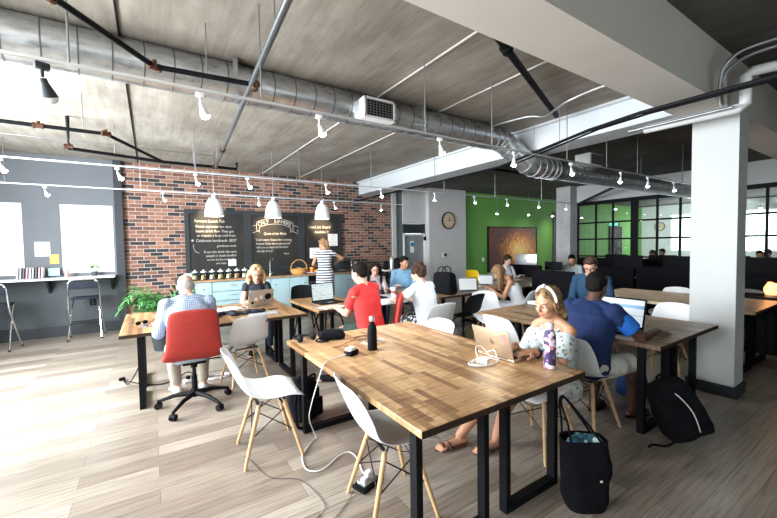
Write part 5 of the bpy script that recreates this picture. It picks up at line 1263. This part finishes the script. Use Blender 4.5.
# bottles
t = thing('water_bottle', 'black steel water bottle with a silver cap on the big acacia table', 'bottle', (1.39, 2.385, TZ))
MB().lathe([(0, 0), (.034, 0), (.036, .004), (.036, .15), (.031, .18), (.018, .205), (.017, .22), (0, .22)], 28).build('body', M['blackm'], t)
MB().lathe([(0, .218), (.021, .218), (.022, .222), (.022, .248), (.019, .255), (0, .256)], 24).build('cap', M['alu'], t)
t = thing('water_bottle', 'purple floral water bottle at the elbow of the woman with the headband', 'bottle', (2.10, 1.375, TZ))
MB().lathe([(0, 0), (.034, 0), (.037, .006), (.037, .19), (.034, .215), (.024, .24), (.021, .25), (0, .25)], 28).build('body', M['floral'], t)
MB().lathe([(0, .248), (.024, .248), (.025, .252), (.025, .278), (.02, .288), (0, .29)], 24).build('cap', mat('pale pink cap', (.72, .62, .62), .4), t)
# power block with white cable running to the floor
t = thing('power_block', 'black and white power block on the big acacia table', 'power block', (1.205, 2.37, TZ), .5)
MB().box((0, 0, .016), (.105, .065, .032), bev=.008).build('body', M['blackm'], t)
MB().box((-.01, 0, .044), (.075, .055, .024), bev=.009).build('white_plug', M['white'], t)
t = thing('power_cable', 'white cable running from the power block down to the floor outlet', 'cable')
MB().tube([(1.155, 2.36, .765), (1.08, 2.35, .757), (1.0, 2.32, .758), (.945, 2.27, .757), (.925, 2.25, .74), (.90, 2.26, .66), (.88, 2.34, .48), (.92, 2.50, .30), (1.04, 2.72, .06), (1.06, 2.74, .010), (1.0, 2.70, .008), (.89, 2.58, .010), (.86, 2.49, .008), (.85, 2.39, .008), (.90, 2.33, .008), (.98, 2.34, .008), (1.10, 2.41, .008), (1.19, 2.41, .008), (1.20, 2.30, .008), (1.16, 2.16, .008), (1.14, 2.06, .03)], .0038, 8, 6).build('cable_run', M['white'], t)
t = thing('floor_outlet', 'round edged floor outlet box with plugs below the nearest chair', 'outlet', (1.12, 2.02, 0), .3)
MB().box((0, 0, .012), (.17, .11, .024), bev=.006).build('body', M['blackm'], t)
MB().box((.0, 0, .034), (.12, .075, .03), bev=.012).build('outlet_block', M['alu'], t)
MB().box((.035, .02, .055), (.045, .035, .03), bev=.006).box((-.035, -.01, .055), (.04, .035, .03), bev=.006).build('plug', M['white'], t)
# headphones + shaver-like pouch
t = thing('headphones', 'black headphones at the corner of the big acacia table', 'headphones', (1.065, 2.93, TZ), .2)
MB().tube([(-.07, 0, .03), (-.075, .05, .025), (-.05, .11, .02), (0, .135, .02), (.05, .11, .02), (.075, .05, .025), (.07, 0, .03)], .009, 8).build('headband', M['blackm'], t)
for s in (-1, 1): MB().ell((s * .062, -.01, .035), (.022, .04, .034)).build('ear_cup', M['blackm'], t)
t = thing('pouch', 'soft black zipped pouch between the headphones and the cables', 'pouch', (1.27, 2.86, TZ), -.25)
b = MB().box((0, 0, .035), (.22, .11, .07), bev=.028)
bmesh.ops.subdivide_edges(b.bm, edges=b.bm.edges[:], cuts=2, use_grid_fill=True)
for v in b.bm.verts: v.co += V((0, noise.noise(v.co * 14), noise.noise(v.co * 17) if v.co.z > .02 else 0)) * .014
b.build('body', M['blackf'], t); MB().tube([(-.1, .01, .071), (0, .0, .078), (.1, -.01, .071)], .004).build('zip', M['black'], t)
MB().tube([(-.1, -.03, .03), (-.14, -.06, .012), (-.10, -.09, .008), (-.04, -.085, .008)], .006).build('strap', M['blackf'], t)
def coil(label, loc, m, n, r, h, name='charging_cable', seed=0, thick=.0028, tail=None):
    random.seed(seed); t = thing(name, label, 'cable', loc); pts = []
    for i in range(n * 10):
        a = i * 2 * PI / 10; rr = r * (1 + .35 * noise.noise(V((i * .23, seed, 0)))); pts.append((rr * math.cos(a) * 1.3, rr * math.sin(a) * .8, .004 + h * abs(noise.noise(V((i * .17, 5 + seed, 0))))))
    if tail: pts += tail
    MB().tube(pts, thick, 6, 2).build('cable_run', m, t); return t
t = coil('white laptop charger with coiled cable behind the gold laptop', (1.83, 1.68, TZ), M['white'], 3, .085, .018, 'laptop_charger', 3, .0026, [(.10, -.02, .05), (.12, .02, .06), (.08, .06, .04)])
MB().box((0, 0, .018), (.075, .075, .03), .4, bev=.008).build('charger_brick', M['white'], t)
MB().tube([(-.03, .02, .03), (-.02, .05, .09), (.02, .04, .10), (.05, 0, .05)], .003, 6).build('cable_loop', M['white'], t)
coil('thin brown cable lying in loops by the black pouch', (1.50, 2.72, TZ), mat('brown cable', (.12, .07, .05), .5), 3, .07, .02, seed=5, thick=.0022, tail=[(-.12, -.02, .004), (-.25, -.1, .004), (-.34, -.12, .004)])
coil('tangled off-white cable next to the black bottle', (1.50, 2.55, TZ), mat('cream cable', (.5, .45, .38), .5), 4, .075, .03, seed=9, thick=.0022)
# left table: jacket, papers, keys, tablet
t = thing('jacket', 'dark navy jacket lying in a heap on the bald man\'s table', 'jacket', (.83, 4.62, TZ))
b = MB()
for i in range(16): b.ell((random.uniform(-.22, .24), random.uniform(-.12, .12), random.uniform(.005, .03)), (random.uniform(.05, .11), random.uniform(.03, .07), random.uniform(.012, .03)), Matrix.Rotation(random.uniform(0, 3), 3, 'Z'), 12, 8)
o = remesh(b, 'jacket_body', M['navy'], t, .008, 2, .010, 22)
for v in o.data.vertices: v.co.z = max(.001, v.co.z)
t = thing('paper_stack', 'loose white papers beside the blonde woman\'s laptop', 'paper', (.78, 5.0, TZ), .15, 'papers on the bald man\'s table')
b = MB()
for i in range(5): b.box((.03 * math.sin(i * 2), .02 * math.cos(i * 3), .002 + i * .002), (.30, .21, .0015), i * .12)
b.build('sheets', M['paper'], t, False)
note_ = MB().box((0, 0, .004), (.32, .22, .006), 0).build('notebook', mat('grey notebook', (.45, .46, .48), .6), None, False); note_.location = (1.10, 4.45, TZ); note_.rotation_euler = (0, 0, -.15); tag(note_, 'thin grey notebook near the edge of the bald man\'s table', 'notebook')
pen = MB().cyl((-.07, 0, .006), (.07, 0, .006), .0045).cyl((.07, 0, .006), (.082, 0, .006), .004, .001).build('pen', M['black'], None); pen.location = (1.28, 4.66, TZ); pen.rotation_euler = (0, 0, .2); tag(pen, 'black pen lying by the dark jacket', 'pen')
t = thing('sunglasses', 'dark sunglasses on the window end of the bald man\'s table', 'sunglasses', (-.10, 4.60, TZ), .5)
for s in (-1, 1):
    MB().ell((s * .034, 0, .02), (.028, .004, .02)).build('lens', M['black'], t)
    MB().tube([(s * .062, 0, .03), (s * .066, .06, .028), (s * .06, .13, .012)], .003).build('temple', M['black'], t)
MB().tube([(-.008, 0, .026), (0, -.002, .03), (.008, 0, .026)], .003).build('bridge', M['black'], t)
t = thing('key_bunch', 'bunch of keys with a blue tag next to the sunglasses', 'keys', (-.02, 4.47, TZ), .2)
MB().ring_tube([(math.cos(a) * .018, math.sin(a) * .018, .004) for a in [2 * PI * i / 14 for i in range(15)]], .0016, 6).build('key_ring', M['chrome'], t)
for i in range(4):
    a = 1.2 * i; dv = V((math.cos(a), math.sin(a), 0)); MB().cyl(dv * .03 + V((0, 0, .002)), dv * .03 + V((0, 0, .005)), .011).bar(dv * .04 + V((0, 0, .0035)), dv * .07 + V((0, 0, .0035)), .002, .007).build('key', M['alu'], t)
MB().box((-.05, .01, .006), (.05, .03, .012), .4, bev=.004).build('key_tag', mat('blue tag', (.03, .08, .3), .5), t)
MB().box((.07, .05, .005), (.07, .11, .008), .3, bev=.002).build('wallet_card', M['paper'], t)
# papers on other tables
def sheets(label, loc, rz, n, cat='papers', name='paper_stack', wd=.21, ln=.30, m=None):
    t = thing(name, label, cat, loc, rz); b = MB()
    for i in range(n): b.box((.02 * math.sin(i * 2.1), .015 * math.cos(i * 3), .002 + i * .002), (ln, wd, .0016), .1 * math.sin(i))
    b.build('sheets', m or M['paper'], t, False); return t
sheets('open magazine at the near edge of the small table by the man in red', (1.93, 4.32, TZ), .2, 4)
sheets('white papers under the hands of the woman in the tank top', (4.85, 4.28, TZ), .3, 6, ln=.42)
sheets('spread of papers in front of the woman at the painting', (5.75, 4.85, TZ), .1, 6, ln=.45, wd=.32)
sheets('papers on the walnut table by the painting side', (6.4, 5.05, TZ), -.2, 4, ln=.4, wd=.3)
t = thing('book', 'dark folder lying among the papers of the woman at the painting', 'folder', (5.35, 4.55, TZ), .3); MB().box((0, 0, .014), (.36, .26, .026), bev=.004).build('cover', M['blackm'], t); MB().box((0, -.002, .028), (.33, .24, .003)).build('pages', M['paper'], t, False)
t = thing('paper_plate', 'crumpled napkin with yellow scraps on the walnut table behind the woman with the headband', 'napkin', (4.15, 2.85, TZ)); b = MB().box((0, 0, .02), (.26, .2, .03), bev=.01)
bmesh.ops.subdivide_edges(b.bm, edges=b.bm.edges[:], cuts=3, use_grid_fill=True)
for v in b.bm.verts:
    if v.co.z > .012: v.co += V((noise.noise(v.co * 30), noise.noise(v.co * 33), noise.noise(v.co * 25))) * .02
b.build('napkin_paper', M['paper'], t); MB().box((.05, .02, .045), (.08, .03, .02), .5, bev=.006).build('scrap', M['yellow'], t)
# cup
t = thing('paper_cup', 'white and red paper cup next to the photo laptop', 'cup', (3.08, 4.62, .7515)); MB().lathe([(0, 0), (.03, 0), (.04, .13), (.038, .13), (.029, .006), (0, .006)], 20).build('cup_body', M['paper'], t); MB().lathe([(.0345, .05), (.0375, .09), (.0365, .09), (.0335, .05)], 20).build('sleeve', mat('red sleeve', (.45, .06, .04), .7), t); MB().lathe([(0, .13), (.042, .13), (.04, .142), (0, .144)], 20).build('lid', M['whitep'], t)
# bags
def soft_bag(name, label, loc, rz, size, m, cat='bag', bev=.05, wob=.02, seed=0):
    t = thing(name, label, cat, loc, rz); b = MB().box((0, 0, size[2] / 2), size, bev=min(bev, min(size) * .45))
    bmesh.ops.subdivide_edges(b.bm, edges=b.bm.edges[:], cuts=5, use_grid_fill=True)
    for v in b.bm.verts:
        q = v.co * 5 + V((seed, 0, 0)); k = 1 if v.co.z > .03 else .2
        tp = 1 - .18 * (v.co.z / size[2]); v.co.x *= tp; v.co.y *= tp
        v.co += V((noise.noise(q), noise.noise(q + V((7, 0, 0))), .6 * noise.noise(q + V((0, 9, 0))) * k)) * wob
        v.co.z = max(.002, v.co.z)
    b.build('bag_body', m, t); return t
t = soft_bag('rucksack', 'round black rucksack on the floor at the end of the big acacia table', (1.10, 3.12, 0), .3, (.32, .26, .40), M['blackf'], 'rucksack', .12, .04)
MB().tube([(-.05, -.10, .36), (-.02, -.12, .42), (.04, -.11, .42), (.06, -.09, .36)], .01).build('handle', M['blackf'], t)
MB().tube([(-.14, -.1, .32), (-.2, -.15, .2), (-.19, -.17, .06), (-.12, -.16, .02)], .013, 8).build('strap', M['blackf'], t)
MB().box((.0, -.135, .14), (.2, .04, .16), bev=.018).build('front_pocket', M['blackf'], t)
t = thing('tote_bag', 'big black tote bag with bright cloth inside, leaning on the table frame', 'tote bag', (2.08, 1.14, 0), R(57))
b = MB(); b.loft([(V((0, 0, .003)), .075, .105), (V((0, 0, .06)), .085, .125), (V((0, 0, .22)), .085, .14), (V((0, 0, .35)), .08, .14), (V((0, .01, .41)), .065, .13)], (1, 0, 0), (0, 1, 0), 32, 3)
top = [f for f in b.bm.faces if all(v.co.z > .405 for v in f.verts)]
bmesh.ops.delete(b.bm, geom=top, context='FACES')
bmesh.ops.subdivide_edges(b.bm, edges=b.bm.edges[:], cuts=2, use_grid_fill=True)
for v in b.bm.verts: v.co += V((noise.noise(v.co * 7), noise.noise(v.co * 7 + V((5, 0, 0))), 0)) * .025 * min(1, v.co.z * 6)
o = b.build('bag_body', M['blackf'], t); s = o.modifiers.new('t', 'SOLIDIFY'); s.thickness = .006
b = MB()
for i in range(14): b.ell((random.uniform(-.03, .03), random.uniform(-.08, .08), random.uniform(.35, .40)), (random.uniform(.02, .035), random.uniform(.03, .06), random.uniform(.02, .045)), None, 10, 8)
MBc = m_floral('blue and white beach cloth', (.03, .14, .20), [(.55, .68, .7), (.02, .08, .14), (.1, .3, .36), (.6, .7, .72)], 16, .5)
remesh(b, 'cloth_inside', MBc, t, .009, 2, .012, 25)
for s, x in ((1, .062), (-1, -.062)):
    MB().tube([(x, -.07, .40), (x * .7, .0, .50), (x * .2, .10, .63), (x * .1, .13, .65), (x * .2, .14, .61), (x * .7, .115, .50), (x * .9, .105, .40)], .0065, 8).build('strap', M['blackf'], t)
MB().box((-.088, -.05, .2), (.003, .012, .01)).build('tag', M['paper'], t)
# backpack slumped on the floor
t = thing('backpack', 'black backpack leaning against the legs of the walnut table', 'backpack', (3.37, 1.06, 0), R(-33))
b = MB(); b.loft([(V((0, 0, .0)), .08, .16), (V((0, 0, .05)), .10, .175), (V((0, 0, .22)), .10, .165), (V((0, 0, .38)), .085, .145), (V((0, 0, .45)), .06, .11), (V((0, 0, .47)), .03, .05)], (0, 1, 0), (1, 0, 0), 28, 4)
bmesh.ops.subdivide_edges(b.bm, edges=b.bm.edges[:], cuts=2, use_grid_fill=True)
rt = Matrix.Scale(.93, 3, V((0, 0, 1))) @ Matrix.Rotation(R(-22), 3, 'Y') @ Matrix.Rotation(R(-8), 3, 'X'); up3 = V((.02, 0, .075))
for v in b.bm.verts: v.co += V((noise.noise(v.co * 9), noise.noise(v.co * 8 + V((5, 0, 0))), 0)) * .022; v.co = rt @ v.co + up3; v.co.z = max(.003, v.co.z)
b.build('bag_body', M['blackf'], t)
for s in (-1, 1):
    MB().tube([rt @ V((s * .07, .07, .42)) + up3, rt @ V((s * .09, .13, .28)) + up3, rt @ V((s * .11, .11, .08)) + up3], .014, 8).build('strap', M['blackf'], t)
MB().tube([rt @ V((.02, -.105, .05)) + up3, rt @ V((.03, -.12, .2)) + up3, rt @ V((.01, -.10, .33)) + up3, rt @ V((-.03, -.06, .42)) + up3], .0035, 6).build('reflective_piping', M['whitep'], t)
MB().tube([rt @ V((.10, -.075, .02)) + up3, rt @ V((.115, -.085, .12)) + up3, rt @ V((.105, -.08, .22)) + up3], .0035, 6).build('reflective_piping', M['steel'], t)
MB().tube([rt @ V((-.05, 0, .45)) + up3, rt @ V((-.02, 0, .50)) + up3, rt @ V((.03, 0, .50)) + up3, rt @ V((.05, 0, .44)) + up3], .009).build('handle', M['blackf'], t)
MB().tube([(-.12, -.02, .02), (-.20, -.05, .01), (-.27, -.02, .008), (-.33, -.05, .008)], .008, 6).build('loose_strap', M['blackf'], t)
soft_bag('blue_bag', 'dark blue bag on the floor under the walnut table', (3.98, 1.72, 0), .2, (.30, .26, .36), mat('dark blue cloth', (.01, .05, .20), .8, var=.3, scale=20), 'bag', .1, .05, 4)
t = soft_bag('tote_bag', 'large black tote standing on the walnut table', (3.88, 4.36, TZ), .15, (.20, .40, .34), M['blackf'], 'tote bag', .05, .02, 2)
for x in (-.06, .06): MB().tube([(x, -.09, .30), (x, -.07, .40), (x, .0, .43), (x, .07, .40), (x, .09, .30)], .009, 8).build('strap', M['blackf'], t)
soft_bag('handbag', 'black bag under the white pedestal table', (3.02, 4.9, 0), .4, (.32, .22, .30), M['blackf'], 'bag', .1, .04, 6)
# cables at the bald man's table
t = thing('extension_lead', 'black cable hanging from the bald man\'s table to the floor', 'cable')
MB().tube([(-.12, 4.40, .70), (-.14, 4.45, .55), (-.12, 4.55, .40), (-.18, 4.75, .2), (-.26, 5.0, .03), (-.32, 5.25, .012)], .006, 6, 5).tube([(-.32, 5.25, .012), (-.18, 5.05, .008), (.02, 4.85, .008), (.18, 4.9, .008), (.32, 4.95, .06), (.40, 4.88, .03), (.42, 4.8, .02)], .006, 6, 5).build('cable_run', M['black'], t)
MB().box((-.33, 5.28, .018), (.06, .04, .03), .4, bev=.006).build('plug', M['black'], t)
t = thing('power_strip', 'white power strip with tangled plugs under the bald man\'s table', 'power strip', (.40, 4.78, 0), .3)
MB().box((0, 0, .02), (.28, .06, .036), bev=.006).build('body', M['white'], t)
for i in range(3): MB().box((-.09 + i * .08, 0, .055), (.04, .04, .035), bev=.006).build('plug', M['white' if i % 2 else 'blackm'], t)
coil('tangle of white cables on the floor under the bald man\'s table', (.62, 4.72, .004), M['white'], 5, .10, .05, seed=4, thick=.004)
# second charging cable drawn on the floor
t = thing('floor_cable', 'thin grey cable curling on the floor between the white chairs', 'cable')
MB().tube([(.55, 2.75, .006), (.62, 2.45, .006), (.78, 2.3, .006), (.82, 2.0, .006), (.74, 1.92, .006), (.80, 1.86, .006), (.95, 1.95, .006), (1.04, 2.03, .02)], .002, 6, 6).build('cable_run', M['charcoal'], t)
# ================================================================= DARK OFFICE ROWS BEHIND
def divider(label, x, y0, y1, h, m='blackf'):
    t = thing('desk_divider', label, 'desk divider', (x, (y0 + y1) / 2, 0))
    MB().box((0, 0, h / 2 + .03), (.045, y1 - y0, h - .06), bev=.006).build('panel', M[m], t, False)
    for s in (-1, 1): MB().box((0, s * ((y1 - y0) / 2 - .15), .015), (.35, .05, .03)).build('foot', M['black'], t, False)
    return t
divider('tall black divider screen behind the woman with the headband', 5.32, 3.08, 3.80, 1.09)
def desk(label, x, y, ly, lx=.7, rz=0):
    t = thing('office_desk', label, 'desk', (x, y, 0), rz)
    MB().box((0, 0, .725), (lx, ly, .03), bev=.004).build('desk_top', M['blackm'], t, False)
    for s in (-1, 1):
        MB().box((0, s * (ly / 2 - .04), .355), (lx - .1, .04, .71)).build('side_panel', M['blackm'], t, False)
    MB().box((-lx / 2 + .06, 0, .42), (.02, ly - .12, .55)).build('modesty_panel', M['blackf'], t, False); return t
def monitor(label, x, y, rz, m='blackm', z=.741, w_=.54, h=.33, logo=False, on=None):
    t = thing('monitor', label, 'monitor', (x, y, z), rz)
    MB().box((0, 0, .14 + h / 2), (.025, w_, h), bev=.006).build('screen_case', M[m], t)
    MB().box((-.0135, 0, .15 + h / 2), (.002, w_ - .03, h - .04)).build('display', on or mat('switched off screen', (.006, .006, .008), .55, spec=.2), t, False)
    MB().box((.03, 0, .10), (.015, .07, .18)).box((.02, 0, .006), (.17, .2, .012), bev=.003).build('stand', M[m], t)
    if logo: MB().ell((.0135, 0, .14 + h * .55), (.001, .017, .02)).ell((.0135, .004, .14 + h * .55 + .027), (.001, .004, .008)).build('logo', M['black'], t)
    return t
desk('black desk with the silver monitor in front of the green wall', 8.15, 6.0, 1.5)
monitor('large silver monitor seen from behind by the painting', 8.05, 5.95, R(190), 'alu', .741, .58, .36, True)
divider('low black divider in front of the silver monitor', 7.55, 5.15, 6.05, 1.0)
desk('black desk of the man by the block pillar', 7.95, 4.75, 1.3)
monitor('black monitor turned away, next to the man by the pillar', 7.85, 5.05, R(180), 'black', .741, .44, .2)
for i, (x, y0, y1) in enumerate(((8.3, 3.55, 4.4), (8.3, 2.62, 3.5), (8.3, 1.3, 2.55))):
    desk('black office desk ' + ['nearest the block pillar in the dark row', 'in the middle of the dark row', 'beyond the square column in the dark row'][i], x + .42, (y0 + y1) / 2, y1 - y0)
    divider('black divider screen ' + ['nearest the block pillar in the dark row', 'in the middle of the dark row', 'beyond the square column in the dark row'][i], x, y0, y1, [.98, 1.02, .96][i])
    monitor('black monitor on the dark desk ' + ['nearest the block pillar', 'in the middle of the row', 'beyond the square column'][i], x + .5, (y0 + y1) / 2 - .1, R(180 if i != 1 else 170), 'blackm', .741, .56, .34, i == 1)
for i, (x, y) in enumerate(((9.7, 4.6), (9.7, 3.6), (9.7, 2.4))):
    desk('black desk against the glass partition ' + ['in front of the green wall view', 'in front of the bright window view', 'beyond the column'][i], x, y, .9)
    monitor('black monitor against the glass ' + ['in front of the green wall view', 'in front of the bright window view', 'beyond the column'][i], x + .1, y, R(180 + 12 * i), 'blackm', .741, .52, .32)
    sheets('white papers on the desk against the glass ' + ['in front of the green wall view', 'in front of the bright window view', 'beyond the column'][i], (x - .15, y + .3, .742), .3, 5)
for i, (x, y) in enumerate(((8.65, 3.75), (8.62, 2.95))):
    t = thing('keyboard', ['white keyboard on the dark desk nearest the block pillar', 'white keyboard on the dark desk in the middle of the row'][i], 'keyboard', (x, y, .741), .1); MB().box((0, 0, .009), (.13, .42, .016), bev=.003).build('body', M['whitep'], t)
    k = MB()
    for a in range(4):
        for c in range(13): k.box((-.045 + a * .03, -.18 + c * .03, .019), (.024, .024, .004))
    k.build('keys', M['paper'], t, False)
# sofa-like bench & salt lamp on cabinet
t = thing('cabinet', 'low black cabinet carrying the salt lamp', 'cabinet', (7.05, 1.22, 0)); MB().box((0, 0, .37), (.5, .62, .72)).build('body', M['blackm'], t, False)
for s in (-1, 1): MB().box((-.256, s * .155, .37), (.012, .29, .66)).build('door', M['black'], t, False)
MB().box((0, 0, .745), (.54, .66, .03)).build('cabinet_top', M['blackm'], t, False)
t = thing('salt_lamp', 'glowing orange salt lamp on a wooden base', 'lamp', (6.95, 1.30, .761))
MB().cyl((0, 0, 0), (0, 0, .03), .075, .07, 20).build('lamp_base', M['wood'], t)
b = MB().ell((0, 0, .10), (.072, .08, .095), None, 14, 10)
for v in b.bm.verts: v.co += v.co.normalized() * noise.noise(v.co * 22) * .03; v.co.z = max(.028, v.co.z)
b.build('salt_block', M['glow'], t)
l = bpy.data.lights.new('lamp_glow', 'POINT'); l.energy = 2.5; l.color = (1, .45, .15); l.shadow_soft_size = .1
o = bpy.data.objects.new('lamp_glow', l); C.objects.link(o); o.location = (6.80, 1.30, 1.02)
t = thing('bench_seat', 'black padded bench between the pale oak table and the salt lamp', 'bench', (6.98, 1.9, 0)); MB().box((0, 0, .40), (.45, .9, .12), bev=.03).build('cushion', M['blackf'], t); MB().box((.2, 0, .60), (.08, .9, .34), bev=.02).build('backrest', M['blackf'], t)
for sx in (-1, 1):
    for sy in (-1, 1): MB().box((sx * .18, sy * .4, .17), (.04, .04, .34)).build('leg', M['black'], t, False)
bpy.data.scenes.remove(WORK)
